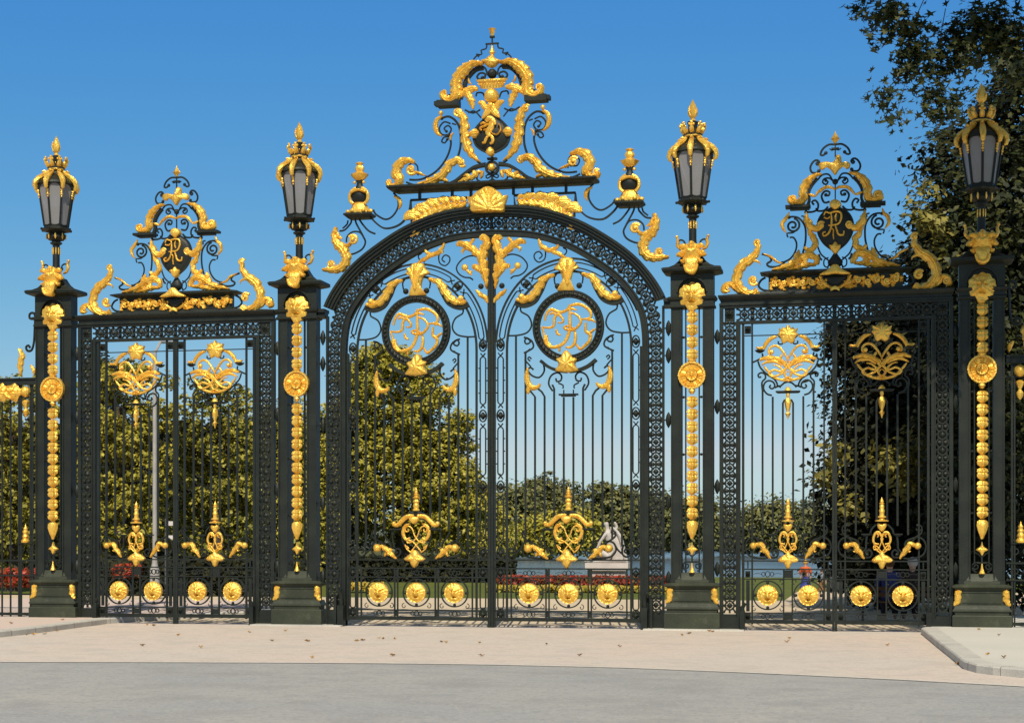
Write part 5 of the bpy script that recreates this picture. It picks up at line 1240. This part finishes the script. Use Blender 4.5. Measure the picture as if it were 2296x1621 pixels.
tree('round_tree', 'largest bushy green tree, filling half of the great arch', 42, [(880, 900, 110, 125), (820, 960, 90, 150), (940, 960, 80, 140), (860, 1090, 130, 130), (970, 1080, 70, 120), (1015, 1020, 40, 60), (790, 1120, 60, 130), (1000, 1160, 70, 90), (1045, 1130, 40, 80), (870, 820, 60, 50), (1030, 960, 22, 26)], LF_LIME, 90000, .19, 16, .55, None, r=.4, bough=(.62, 1.25))
tree('willow', 'yellow-green willow between the big tree and the meeting stiles of the great arch', 70, [(1075, 1150, 28, 75), (1100, 1190, 25, 55), (1050, 1190, 40, 50)], LF_LIME, 16000, .32, 17, .9, None, droop=.8)
G2 = 'trees across the lake'
tree('far_tree', 'tallest grey-green tree across the lake, behind the gilded pinnacle', 190, [(1225, 1115, 45, 60), (1190, 1140, 40, 60), (1260, 1145, 42, 60), (1230, 1190, 75, 45)], LF_FAR, 18000, 0.55, 18, 2.2, G2, bough=(1.6, 1.5), r=.5)
tree('far_tree', 'rounded far tree between the willow and the tallest far tree', 180, [(1165, 1160, 38, 60), (1150, 1200, 35, 40)], LF_FAR, 11000, 0.62, 19, 2.2, G2, r=.5)
tree('far_tree', 'far tree rising above the white statue', 185, [(1345, 1140, 32, 62), (1375, 1145, 40, 60), (1415, 1160, 40, 60), (1370, 1200, 60, 40)], LF_FAR, 18000, 0.55, 20, 2.2, G2, bough=(1.6, 1.5), r=.5)
tree('far_tree', 'yellowish low far tree in front of the tall one across the lake', 150, [(1290, 1195, 45, 35), (1215, 1200, 40, 30), (1180, 1210, 30, 25)], LF_LIME, 11000, 0.55, 21, 1.8, G2, r=.4)
tree('far_tree', 'far tree seen through the slits beside a pillar', 180, [(1470, 1170, 40, 50), (1520, 1175, 40, 45), (1570, 1170, 35, 50)], LF_FAR, 13000, 0.62, 22, 2.2, G2, r=.4)
tree('far_tree', 'rounded far tree across the lake, nearest to the slim poplar', 200, [(1745, 1175, 40, 42), (1715, 1185, 40, 35), (1690, 1200, 45, 30)], LF_FAR, 15000, 0.62, 23, 2.2, G2, r=.4)
tree('far_tree', 'low broad far tree at the lake shore behind the slim poplar', 210, [(1790, 1195, 40, 32), (1850, 1190, 40, 38), (1640, 1195, 30, 35)], LF_FAR, 15000, 0.62, 24, 2.2, G2, r=.4)
tree('poplar', 'slim bluish poplar standing out over the far shore', 240, [(1812, 1160, 9, 35), (1812, 1200, 11, 30)], LF_BLUE, 1800, 1., 25, 1.6, G2, r=.4)
b = crown('far_wood', LF_BLUE, PXL(330, *[(-60+46*i, 1212+random.uniform(-6, 4), 40, 26) for i in range(47)]), 38000, 1.9, 26, None, 4.); b['kind'] = 'stuff'; b['label'] = 'hazy line of woods along the far shore'
def hedge(label, Y, x0, x1, y0, y1, seed, m=LF_DARK, n=9000):
    (X0, z1), (X1, z0) = at_y(x0*1.5157, y0*1.5157, Y), at_y(x1*1.5157, y1*1.5157, Y); z0 = max(z0, -.12)
    t = thing('hedge', ((X0+X1)/2, Y, -.12), label, 'hedge'); rng = np.random.default_rng(seed)
    P = np.stack([rng.uniform(X0, X1, n), Y+rng.uniform(-.8, .8, n), rng.uniform(-.1, z1, n)+rng.normal(size=n)*.12], 1)
    N = rng.normal(size=(n, 3))+np.array((0, -.8, .5)); o = leaves_mesh('foliage', m, P-np.array(t.location), N, .28, rng); o.parent = t
    q = MB(); q.box(X0-t.location.x+.1, X1-t.location.x-.1, -.6, .6, 0, z1); q.build('inner_shade_box', plain('hedge_shade', (.012, .014, .006)), t, 0)  # near-black box behind the leaves, the hedge's inner shade put into its colour
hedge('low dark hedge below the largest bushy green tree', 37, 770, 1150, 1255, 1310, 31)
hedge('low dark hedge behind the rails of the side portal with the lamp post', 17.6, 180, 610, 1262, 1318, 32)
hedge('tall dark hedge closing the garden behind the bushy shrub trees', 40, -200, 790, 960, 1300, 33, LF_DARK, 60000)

# dark trees at the right
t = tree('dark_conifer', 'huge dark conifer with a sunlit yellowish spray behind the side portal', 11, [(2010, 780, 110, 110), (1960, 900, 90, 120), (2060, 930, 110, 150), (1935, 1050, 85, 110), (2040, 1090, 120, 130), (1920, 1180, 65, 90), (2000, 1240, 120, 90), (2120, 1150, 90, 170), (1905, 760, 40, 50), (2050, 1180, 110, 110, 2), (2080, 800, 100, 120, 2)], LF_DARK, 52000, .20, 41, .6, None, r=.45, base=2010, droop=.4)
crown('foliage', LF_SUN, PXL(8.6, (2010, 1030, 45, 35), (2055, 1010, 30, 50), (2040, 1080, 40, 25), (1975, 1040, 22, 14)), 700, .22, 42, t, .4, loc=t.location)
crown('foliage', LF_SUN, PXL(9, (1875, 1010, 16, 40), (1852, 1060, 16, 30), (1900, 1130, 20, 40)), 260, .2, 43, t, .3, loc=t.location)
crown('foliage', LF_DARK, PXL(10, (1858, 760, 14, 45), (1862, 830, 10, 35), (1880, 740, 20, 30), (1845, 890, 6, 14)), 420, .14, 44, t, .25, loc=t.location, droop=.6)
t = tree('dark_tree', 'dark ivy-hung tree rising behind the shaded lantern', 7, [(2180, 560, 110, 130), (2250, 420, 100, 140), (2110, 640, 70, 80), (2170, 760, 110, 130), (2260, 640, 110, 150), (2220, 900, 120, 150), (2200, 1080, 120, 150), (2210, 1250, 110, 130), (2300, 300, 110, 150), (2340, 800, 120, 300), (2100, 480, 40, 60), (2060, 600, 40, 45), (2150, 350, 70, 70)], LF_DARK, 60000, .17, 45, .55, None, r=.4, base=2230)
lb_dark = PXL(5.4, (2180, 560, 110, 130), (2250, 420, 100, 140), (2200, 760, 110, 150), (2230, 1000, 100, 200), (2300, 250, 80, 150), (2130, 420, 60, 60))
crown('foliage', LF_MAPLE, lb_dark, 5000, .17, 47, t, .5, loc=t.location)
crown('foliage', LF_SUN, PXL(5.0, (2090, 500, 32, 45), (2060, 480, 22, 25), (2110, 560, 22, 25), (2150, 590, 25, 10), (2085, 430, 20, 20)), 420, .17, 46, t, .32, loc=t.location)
# the maple at the pavement whose boughs hang into the picture and shade the right side portal
mp = thing('maple_tree', (8.2, -6., 0), 'maple overhanging the shaded lantern with drooping star-leaved sprigs', 'tree')
LB = [(1.0, -4.2, 12.2, .9, .8, .9), (2.1, -4.4, 11.9, 1.1, .9, 1.0), (3.3, -4.8, 12.0, 1.2, 1., 1.2), (4.6, -5., 12.2, 1.3, 1.2, 1.4), (1.6, -5.4, 13.6, 1.4, 1.2, 1.2), (3.2, -6., 14.2, 1.5, 1.3, 1.3), (5.4, -6., 14., 1.8, 1.5, 1.6), (6.8, -5.6, 13.5, 1.8, 1.6, 2.), (.5, -5., 13.2, .9, .9, .8), (2.4, -7.2, 15.6, 1.6, 1.3, 1.4), (4.5, -7.4, 15.8, 1.8, 1.4, 1.5), (7.5, -7., 15.8, 2., 1.8, 1.9), (.4, -6.4, 14.9, 1., 1., .9)]
HI = [(3.0, -5., 14.6, 1.2, .9, 1.2), (2.7, -5., 16., 1.2, .9, 1.1), (1.5, -5., 15.2, 1., .8, .9), (.9, -4.8, 14.2, .8, .7, .7), (3.2, -4.6, 13.2, 1., .8, 1.), (3.6, -5.4, 15.6, 1.2, 1., 1.2), (2.0, -4.8, 13.2, .9, .8, .7), (3.1, -5.6, 17.2, 1.3, 1., 1.)]
crown('crown', LF_MAPLE, LB, 17000, .21, 51, mp, .55, star=True, loc=mp.location, droop=.5, shell=(.2, 1.))
SP = PXL(-4., (1935, 10, 20, 14), (1960, 45, 26, 14), (2000, 20, 40, 25), (2040, 60, 34, 24), (1990, 90, 18, 12), (2040, 110, 24, 30), (2025, 160, 12, 34), (2000, 200, 18, 16), (1975, 215, 14, 10), (2010, 235, 7, 20), (1998, 262, 5, 8), (2080, 130, 30, 26), (2110, 170, 24, 22), (2090, 215, 26, 16), (2100, 250, 16, 14), (2130, 230, 20, 30), (2105, 300, 16, 14), (2070, 200, 14, 16), (2150, 100, 40, 60), (2210, 60, 60, 60), (2270, 110, 40, 70))
crown('foliage', LF_MAPLE, HI, 6500, .26, 53, mp, .6, star=True, loc=mp.location, shell=(.1, 1.))
crown('foliage', LF_MAPLE, SP, 3000, .17, 52, mp, .26, 10, True, (.0, 1.), .35, mp.location)
mb_ = trunk((8.2, -6., 0), (7.6, -6.2, 12.5), .42, [(1.2, -4.6, 12.6), (2.6, -4.8, 12.), (4.5, -5.5, 13), (2.5, -7.2, 15.4), (7.4, -7, 16)], mp)
tw = MB()
for q in ([(2080, -20), (2040, 70), (2040, 150), (2012, 250)], [(2120, 20), (2100, 130), (2105, 210), (2100, 300)], [(2040, -30), (1980, 10), (1935, 20)], [(2040, 90), (2010, 180), (1975, 212)]):
    w3 = [(x-8.2, 2., z) for x, z in [at_y(a*1.5157, b*1.5157, -4.) for a, b in q]]; tw.tube3([tuple(p) for p in w3], [.008, .008, .006, .003][:len(w3)], 5)
tw.build('twigs', BARK, mp)
# ------------------------------------------------------------------ figures
def skin(name, m, nodes, bones, root, parent, sub=2):
    """one continuous surface grown round a skeleton: nodes name -> (x, y, z, r)"""
    me = bpy.data.meshes.new(name); bm = bmesh.new(); L = bm.verts.layers.skin.verify(); V = {}
    for k, q in nodes.items():
        V[k] = bm.verts.new(q[:3]); V[k][L].radius = (q[3], q[4] if len(q) > 4 else q[3]); V[k][L].use_root = (k == root)
    for a, b in bones: bm.edges.new((V[a], V[b]))
    bm.to_mesh(me); bm.free(); me.materials.append(m)
    o = bpy.data.objects.new(name, me); COL.objects.link(o); o.parent = parent
    s = o.modifiers.new('skin', 'SKIN'); s.use_smooth_shade = True
    u = o.modifiers.new('sub', 'SUBSURF'); u.levels = u.render_levels = sub
    return o
SKIN = plain('skin', (.55, .33, .24), .6)
def head_extras(p, hx, hy, hz, r, hair, face):    # face = unit direction the face looks
    g = MB(); fx, fy = face
    g.ball(hx-fx*r*.18, hy-fy*r*.18, hz+r*.22, r*1.12, 12, 1.05); g.build('hair', hair, p)
def standing(t, h, top, bottom, hair, face=(0, 1), arm=0.):
    k = h/1.7
    n = dict(pelvis=(0, 0, .92*k, .13*k), waist=(0, 0, 1.08*k, .115*k), chest=(0, 0, 1.30*k, .14*k, .10*k), neck=(0, 0, 1.46*k, .05*k), head0=(0, 0, 1.53*k, .075*k), head=(face[0]*.02, face[1]*.02, 1.62*k, .095*k))
    bn = [('pelvis', 'waist'), ('waist', 'chest'), ('chest', 'neck'), ('neck', 'head0'), ('head0', 'head')]
    for s, e in ((-1, 'l'), (1, 'r')):
        n['sh'+e] = (s*.17*k, 0, 1.40*k, .055*k); n['el'+e] = (s*.23*k, .02, 1.14*k, .042*k); n['wr'+e] = (s*.22*k+arm*s*.03, -.06*k-arm*.1, .93*k+arm*.15, .03*k); n['ha'+e] = (s*.21*k, -.10*k-arm*.1, .86*k+arm*.16, .035*k, .018*k)
        n['hi'+e] = (s*.09*k, 0, .86*k, .09*k); n['kn'+e] = (s*.10*k, -.015, .48*k, .06*k); n['an'+e] = (s*.10*k, .01, .09*k, .038*k); n['to'+e] = (s*.11*k, -.11*k, .04*k, .034*k)
        bn += [('chest', 'sh'+e), ('sh'+e, 'el'+e), ('el'+e, 'wr'+e), ('wr'+e, 'ha'+e), ('pelvis', 'hi'+e), ('hi'+e, 'kn'+e), ('kn'+e, 'an'+e), ('an'+e, 'to'+e)]
    skin('body', SKIN, n, bn, 'pelvis', t)
    c = MB(); c.lathe([(.145*k, .90*k), (.15*k, 1.0*k), (.14*k, 1.1*k), (.165*k, 1.28*k), (.17*k, 1.38*k), (.10*k, 1.45*k), (.065*k, 1.47*k)], (0, 0), 16, .72)
    for s in (-1, 1): c.tube3([(s*.13*k, 0, 1.41*k), (s*.20*k, 0, 1.33*k), (s*.235*k, .02, 1.15*k)], [.075*k, .068*k, .06*k], 10)
    c.build('top', top, t)
    c = MB(); c.lathe([(.27*k, .50*k), (.22*k, .70*k), (.165*k, .90*k), (.14*k, 1.02*k)], (0, 0), 18, .8, 9, .04); c.build('skirt', bottom, t)
    head_extras(t, n['head'][0], n['head'][1], n['head'][2], .1*k, hair, face)
    return t
def seated(t, jacket, hair, lean=0.):
    n = dict(pelvis=(0, 0, .52, .15), waist=(0, .03, .72, .13), chest=(lean*.1, .02, .95, .15, .11), neck=(lean*.14, -.02, 1.13, .055), head0=(lean*.15, -.03, 1.2, .075), head=(lean*.16, -.02, 1.29, .1))
    bn = [('pelvis', 'waist'), ('waist', 'chest'), ('chest', 'neck'), ('neck', 'head0'), ('head0', 'head')]
    for s, e in ((-1, 'l'), (1, 'r')):
        n['sh'+e] = (s*.19+lean*.1, 0, 1.05, .06); n['el'+e] = (s*.26, .06, .80, .046); n['wr'+e] = (s*.16, .26, .68, .034); n['ha'+e] = (s*.10, .34, .67, .038, .02)
        n['hi'+e] = (s*.10, .1, .50, .095); n['kn'+e] = (s*.12, .48, .50, .068); n['an'+e] = (s*.12, .50, .10, .042); n['to'+e] = (s*.13, .62, .04, .036)
        bn += [('chest', 'sh'+e), ('sh'+e, 'el'+e), ('el'+e, 'wr'+e), ('wr'+e, 'ha'+e), ('pelvis', 'hi'+e), ('hi'+e, 'kn'+e), ('kn'+e, 'an'+e), ('an'+e, 'to'+e)]
    skin('body', SKIN, n, bn, 'pelvis', t)
    c = MB(); c.lathe([(.17, .46), (.20, .56), (.18, .74), (.20, .92), (.205, 1.02), (.12, 1.11), (.07, 1.13)], (lean*.06, .02), 18, .74)
    for s in (-1, 1): c.tube3([(s*.15+lean*.08, 0, 1.06), (s*.23+lean*.08, 0, .98), (s*.27, .06, .80), (s*.17, .24, .69)], [.085, .075, .065, .05], 10)
    c.build('jacket', jacket, t)
    c = MB()
    for s in (-1, 1): c.tube3([(s*.09, .02, .52), (s*.12, .47, .52), (s*.12, .50, .14)], [.12, .09, .07], 10)
    c.build('trousers', plain('dark_trousers', (.03, .03, .04)), t)
    head_extras(t, n['head'][0], n['head'][1], n['head'][2], .105, hair, (0, 1))
    return t
def gpos(x, Y): return at_y(x*1.5157, 1840, Y)[0]
HB, HD = plain('fair_hair', (.62, .36, .08)), plain('brown_hair', (.12, .06, .03))
w = thing('person', (gpos(1806, 18), 18, FZ), 'fair-haired child in orange-red top and blue skirt standing before the lake', 'person'); standing(w, 1.18, plain('orange_red_top', (.62, .13, .04)), plain('blue_skirt', (.06, .08, .32)), HB)
w = thing('person', (gpos(1843, 18.5), 18.5, FZ), 'small brown-haired child in grey-blue clothes beside the fair-haired child', 'person'); standing(w, .92, plain('grey_blue_top', (.25, .30, .34)), plain('brown_skirt', (.25, .14, .06)), HD)
bx_ = thing('park_bench', ((gpos(1992, 4.4)+gpos(2042, 4.4))/2, 4.4, FZ-.002), 'dark park bench carrying two seated people beyond the right portal leaf', 'bench')
m = MB()
for i in range(4): m.box(-.95, .95, -.18+.13*i, -.08+.13*i, .42, .45)
m.build('seat', plain('bench_wood', (.07, .04, .02)), bx_, 0)
m = MB()
for i in range(2): m.box(-.95, .95, -.26, -.235, .56+.13*i, .65+.13*i)
m.build('backrest', plain('bench_wood_back', (.07, .04, .02)), bx_, 0)
for s in (-1, 1):
    m = MB(); m.tube3([(s*.8, -.25, 0), (s*.8, -.22, .42), (s*.8, -.27, .80)], .025, 6); m.tube3([(s*.8, .25, 0), (s*.8, .22, .41), (s*.8, -.2, .41)], .025, 6); m.build('leg', IRON, bx_)
w = thing('person', (gpos(1995, 4.5), 4.5, FZ), 'person in blue jacket seated with back to the gate', 'person'); seated(w, plain('blue_jacket', (.05, .06, .20)), HD)
w = thing('person', (gpos(2040, 4.5), 4.5, FZ), 'person in dark brown jacket seated right of the blue jacket', 'person'); seated(w, plain('brown_jacket', (.05, .035, .03)), plain('grey_hair', (.5, .48, .46)), .4)
# pale pram by the path
px_ = gpos(1880, 14); pr_ = thing('pram', (px_, 14, FZ), 'pale pram with dark wheels standing behind the right portal leaf', 'pram')
m = MB(); m.frust([(.22, .42, .42), (.27, .5, .55), (.28, .52, .72)]); m.build('tub', plain('cream_pram', (.7, .64, .55)), pr_, 30)
m = MB(); m.lathe([(.28, .0), (.28, .15), (.22, .3), (.1, .38), (.0, .40)], (0, .22), 14, .95); m.sh(dz=.72); m.build('hood', plain('white_hood', (.78, .74, .68)), pr_)
for s in (-1, 1):
    for y in (-.35, .35):
        q = [(y+.19*cos(2*pi*i/20), .19+.19*sin(2*pi*i/20)) for i in range(20)]; m = MB(); m.tube3([(s*.27, a, b) for a, b in q+q[:1]], .018, 6)
        for i in range(0, 20, 5): m.tube3([(s*.27, y, .19), (s*.27, q[i][0], q[i][1])], .008, 4)
        m.build('wheel', plain('pram_wheel', (.03, .03, .03)), pr_)
m = MB(); m.tube3([(-.25, -.45, .7), (-.25, -.75, .95), (.25, -.75, .95), (.25, -.45, .7)], .016, 6)
for s in (-1, 1): m.tube3([(s*.25, -.35, .19), (s*.25, .1, .42), (s*.25, .35, .19)], .014, 5)
m.build('chassis', STEEL, pr_)

# ------------------------------------------------------------------ statue of a reclining figure on its stone plinth
Ys = 27.6; X0 = gpos(1383, Ys); D = (DIST+Ys)/3700*1.02
P = lambda x, y: ((x-1383)*D, EYE+(1214-y)*D+.12)
zt = P(0, 1261)[1]; pl = thing('statue_plinth', (X0, Ys, FZ), 'stone plinth of overhanging slab and pillar carrying the white statue', 'plinth')
m = MB(); x0, x1 = P(1316, 0)[0], P(1412, 0)[0]; zs = P(0, 1275)[1]
m.box(x0, x1, -.45, .45, zs, zt); m.box(x0+.03, x1-.03, -.42, .42, zs-.05, zs); m.build('slab', STONE, pl, 0)
m = MB(); a, b_ = P(1327, 0)[0], P(1404, 0)[0]; m.box(a, b_, -.3, .3, .12, zs-.05); m.box(a-.08, b_+.08, -.4, .4, -.02, .12); m.build('pillar', plain('pinkish_stone', (.55, .46, .42)), pl, 0)
st_ = thing('statue', (X0, Ys, zt+FZ), 'white statue of a reclining figure with raised knee and drapery', 'statue')
WHITE = plain('white_marble', (.55, .50, .46), .7)
S = lambda x, y, r, dy=0.: (P(x, y)[0], dy, P(x, y)[1]-zt, r)
n = dict(pelvis=S(1375, 1244, .17), waist=S(1370, 1224, .15), chest=S(1365, 1201, .18), neck=S(1362, 1186, .07), head0=S(1360, 1178, .09), head=S(1358, 1170, .12),
         shl=S(1360, 1196, .08, -.18), ell=S(1348, 1214, .06, -.22), hal=S(1340, 1232, .05, -.2), shr=S(1372, 1194, .08, .18), elr=S(1382, 1182, .06, .22), har=S(1376, 1170, .05, .16),
         hil=S(1366, 1248, .13, -.13), knl=S(1342, 1232, .10, -.15), anl=S(1326, 1254, .06, -.15), tol=S(1316, 1258, .055, -.15), hir=S(1364, 1250, .13, .13), knr=S(1336, 1248, .09, .15), anr=S(1316, 1256, .06, .15), tor=S(1308, 1258, .05, .15))
skin('body', WHITE, n, [('pelvis', 'waist'), ('waist', 'chest'), ('chest', 'neck'), ('neck', 'head0'), ('head0', 'head'), ('chest', 'shl'), ('shl', 'ell'), ('ell', 'hal'), ('chest', 'shr'), ('shr', 'elr'), ('elr', 'har'), ('pelvis', 'hil'), ('hil', 'knl'), ('knl', 'anl'), ('anl', 'tol'), ('pelvis', 'hir'), ('hir', 'knr'), ('knr', 'anr'), ('anr', 'tor')], 'pelvis', st_)
W = lambda *q: [(P(x, y)[0], P(x, y)[1]-zt) for x, y in q]
q = MB(); q.plate(W((1367, 1184), (1378, 1184), (1390, 1200), (1398, 1228), (1404, 1261), (1372, 1261), (1372, 1225)), .10, .16, .22); q.leaf(W((1376, 1184), (1390, 1203), (1398, 1232), (1405, 1260)), .16, -.02, .12, 0, tip=.9, root=.6); q.leaf(W((1404, 1258), (1370, 1258), (1330, 1260)), .16, .0, .2, 0, tip=.6, root=.9, back=.1)
q.build('drapery', WHITE, st_)

# ------------------------------------------------------------------ lamp post, grey post
Yl = 14.5; xl = gpos(347, Yl); lp = thing('lamp_post', (xl, Yl, FZ), 'tall grey lamp post behind the left leaf of the left side portal', 'lamp post')
m = MB(); m.lathe([(.15, 0), (.15, .9), (.11, 1.0), (.085, 1.1), (.07, 1.4), (.06, 7.6), (.045, 7.7)], (0, 0), 12); m.build('pole', STEEL, lp)
m = MB(); m.tube3([(0, 0, 7.6), (0, .4, 8.0), (0, 1.2, 8.1)], .045, 8); m.build('arm', STEEL, lp); m = MB(); m.lathe([(.02, 7.98), (.16, 7.99), (.20, 8.06), (.10, 8.14), (.02, 8.16)], (0, 1.35), 12, 1.8); m.build('lamp_head', STEEL, lp)
xl = gpos(373, 16.); sp = thing('sign_post', (xl, 16, FZ), 'slender grey post with small pale sign right of the lamp post', 'sign post')
m = MB(); m.lathe([(.05, 0), (.045, 2.5), (.01, 2.53)], (0, 0), 10); m.build('pole', STEEL, sp); m = MB(); m.box(.05, .24, -.03, -.012, 2.28, 2.42); m.box(.06, .23, -.03, -.012, 1.85, 1.97); m.build('sign_plate', plain('pale_sign', (.6, .56, .55)), sp, 0)
# low white wall of the garden building behind the left portal
wl = thing('garden_wall', (gpos(500, 30), 30, -.13), 'long pinkish low wall at the far side of the left garden', 'wall')
(xa, za), (xb, zb) = at_y(440*1.5157, 1256*1.5157, 30), at_y(570*1.5157, 1268*1.5157, 30)
m = MB(); m.box(xa-wl.location.x, xb-wl.location.x, -.15, .15, 0, za+.13); m.box(xa-wl.location.x-.05, xb-wl.location.x+.05, -.2, .2, za+.13, za+.22); m.build('wall_body', STONE, wl, 0)

# ------------------------------------------------------------------ flower beds
def bed(name, label, Y, x0, x1, h, n, m, seed, base=.0, dep=1.2):
    rng = np.random.default_rng(seed); X0_, X1_ = gpos(x0, Y), gpos(x1, Y)
    P_ = np.stack([rng.uniform(X0_, X1_, n), Y+rng.uniform(-dep, dep, n)*.5, FZ+base+h*rng.uniform(0, 1, n)**.6*(.75+.25*np.sin(rng.uniform(0, 9, n)))], 1); N = rng.normal(size=(n, 3))*.7+np.array((0, -.6, .6))
    o = leaves_mesh(name, m, P_, N, .16, rng); o['kind'] = 'stuff'; o['label'] = label; return o
bed('red_flower_bed', 'red flowers bedded before the lake', 25.5, 1120, 1500, .42, 5200, RED, 61, .12)
bed('yellow_flower_bed', 'yellow flowers edging the red bed', 23.6, 1120, 1500, .16, 3800, YEL, 62, .05, 1.)
bed('bedding_leaves', 'green leaves under the flowers', 24.5, 1110, 1510, .2, 5000, LF_GREEN, 63, 0, 3.)
bed('red_flower_bed', 'red flowers behind the left railing', 17.3, -60, 78, .62, 2600, RED, 64, .25)
bed('red_flower_bed', 'red salvias left of the lamp post', 17.2, 268, 330, .5, 900, RED, 65, .55)
bed('orange_flower_bed', 'orange flowers at the foot of the big tree', 22., 775, 850, .22, 1200, YEL, 66, .1)

# ------------------------------------------------------------------ fallen leaves
LITTER = [leafmat('fallen_leaf_ochre', (.42, .22, .03), (.5, .28, .05), (.30, .15, .03), .1), leafmat('fallen_leaf_brown', (.20, .10, .03), (.28, .15, .05), (.15, .08, .03), .1)]
def litter(x, y, z, sz, i):
    X, Y = gnd(x, y, z); m = MB(); v = []; r0 = random.uniform(0, 6)
    for j in range(10):
        a = 2*pi*j/10+r0; r = sz*(1 if j % 2 == 0 else .5)*random.uniform(.8, 1.1); v.append((r*cos(a), r*sin(a), .012+random.uniform(0, .035)))
    m.add(v+[(0, 0, .006)], [(j, (j+1) % 10, 10) for j in range(10)]); o = m.build('fallen_leaf', LITTER[i % 2], None, 0, (X, Y, z))
    tag(o, 'dry ochre plane leaf fallen on the forecourt or kerb', 'leaf', 'fallen leaves on the ground')
pos = [(75, 1423), (100, 1422), (128, 1415), (172, 1405), (185, 1404), (60, 1424), (330, 1402), (345, 1403), (560, 1418), (610, 1437), (640, 1415), (690, 1438), (800, 1437), (813, 1436), (850, 1431), (859, 1433), (885, 1433), (990, 1440), (1000, 1441), (1225, 1445), (1075, 1442), (1390, 1450), (1530, 1425), (1545, 1421), (1590, 1416), (1598, 1417), (1770, 1432), (1764, 1440), (1990, 1447), (2115, 1440), (2121, 1437), (2128, 1453), (2120, 1460), (2148, 1490), (2155, 1489), (320, 1448), (450, 1452), (1300, 1470), (700, 1475), (1080, 1470), (400, 1425), (880, 1470)]
for i, (x, y) in enumerate(pos): litter(x, y, FZ+.002, random.uniform(.035, .065), i)
for i, (x, y) in enumerate([(2195, 1412), (2240, 1425), (2215, 1468), (2250, 1475), (2180, 1405), (25, 1398), (140, 1390)]): litter(x, y, .002, random.uniform(.035, .06), i)

# ------------------------------------------------------------------ sky, sun, camera
EL, AZ = radians(48), radians(170)          # azimuth clockwise from +y (away from the viewer)
w = bpy.data.worlds.new('World'); scene.world = w; w.use_nodes = True; nt = w.node_tree
bg = nt.nodes['Background']; sk = nt.nodes.new('ShaderNodeTexSky'); sk.sky_type = 'NISHITA'; sk.sun_disc = False
sk.sun_elevation = EL; sk.sun_rotation = AZ; sk.air_density = 1.0; sk.dust_density = .25; sk.ozone_density = 4.; sk.altitude = 300
# the colour film of the photograph: deeper blue high up, per-channel response applied to the sky's own radiance
sp_ = nt.nodes.new('ShaderNodeSeparateColor'); cb = nt.nodes.new('ShaderNodeCombineColor'); nt.links.new(sk.outputs[0], sp_.inputs[0])
for i, (k, e, mx) in enumerate(((.305, 1.55, 5.), (1.09, .84, 6.5), (4.065, .246, 6.8))):
    a_ = nt.nodes.new('ShaderNodeMath'); a_.operation = 'POWER'; a_.inputs[1].default_value = e; nt.links.new(sp_.outputs[i], a_.inputs[0])
    b2 = nt.nodes.new('ShaderNodeMath'); b2.operation = 'MULTIPLY'; b2.inputs[1].default_value = k; nt.links.new(a_.outputs[0], b2.inputs[0])
    if i != 1:                              # high up, out of the picture, the sky keeps its own hue
        r2 = nt.nodes.new('ShaderNodeMath'); r2.operation = 'MULTIPLY'; r2.inputs[1].default_value = (.34, 1, 1.22)[i]; nt.links.new(sp_.outputs[i], r2.inputs[0])
        q2 = nt.nodes.new('ShaderNodeMath'); q2.operation = 'MAXIMUM' if i == 0 else 'MINIMUM'; nt.links.new(b2.outputs[0], q2.inputs[0]); nt.links.new(r2.outputs[0], q2.inputs[1]); b2 = q2
    c2 = nt.nodes.new('ShaderNodeMath'); c2.operation = 'MINIMUM'; c2.inputs[1].default_value = mx; nt.links.new(b2.outputs[0], c2.inputs[0]); nt.links.new(c2.outputs[0], cb.inputs[i])
tcw = nt.nodes.new('ShaderNodeTexCoord'); sx = nt.nodes.new('ShaderNodeSeparateXYZ'); nt.links.new(tcw.outputs['Generated'], sx.inputs[0])
mr = nt.nodes.new('ShaderNodeMapRange'); mr.inputs[1].default_value = .36; mr.inputs[2].default_value = .62; nt.links.new(sx.outputs['Z'], mr.inputs[0])
hs = nt.nodes.new('ShaderNodeHueSaturation'); hs.inputs['Saturation'].default_value = .35; hs.inputs['Value'].default_value = .62; nt.links.new(mr.outputs[0], hs.inputs['Fac']); nt.links.new(cb.outputs[0], hs.inputs['Color'])
nt.links.new(hs.outputs[0], bg.inputs[0]); bg.inputs[1].default_value = .105
L = bpy.data.lights.new('sun', 'SUN'); L.energy = 4.6; L.angle = radians(.5); L.color = (1, .915, .75); lo = bpy.data.objects.new('sun', L); COL.objects.link(lo)
d = mathutils.Vector((sin(AZ)*cos(EL), cos(AZ)*cos(EL), sin(EL))); lo.rotation_euler = d.to_track_quat('Z', 'Y').to_euler(); lo.location = d*60
c = bpy.data.cameras.new('camera'); co = bpy.data.objects.new('camera', c); COL.objects.link(co); scene.camera = co
co.location = (0, -DIST, EYE); co.rotation_euler = (radians(90), 0, TH); c.sensor_width = 36; c.sensor_fit = 'HORIZONTAL'; c.lens = 36*F_PX/3480
c.shift_y = (HY-2457/2)/3480; c.clip_end = 6000; c.clip_start = .1
vs = scene.view_settings; vs.view_transform = 'Standard'; vs.look = 'None'; vs.exposure = 0; vs.gamma = 1; vs.use_curve_mapping = False
scene.cycles.max_bounces = 6; scene.cycles.use_denoising = True
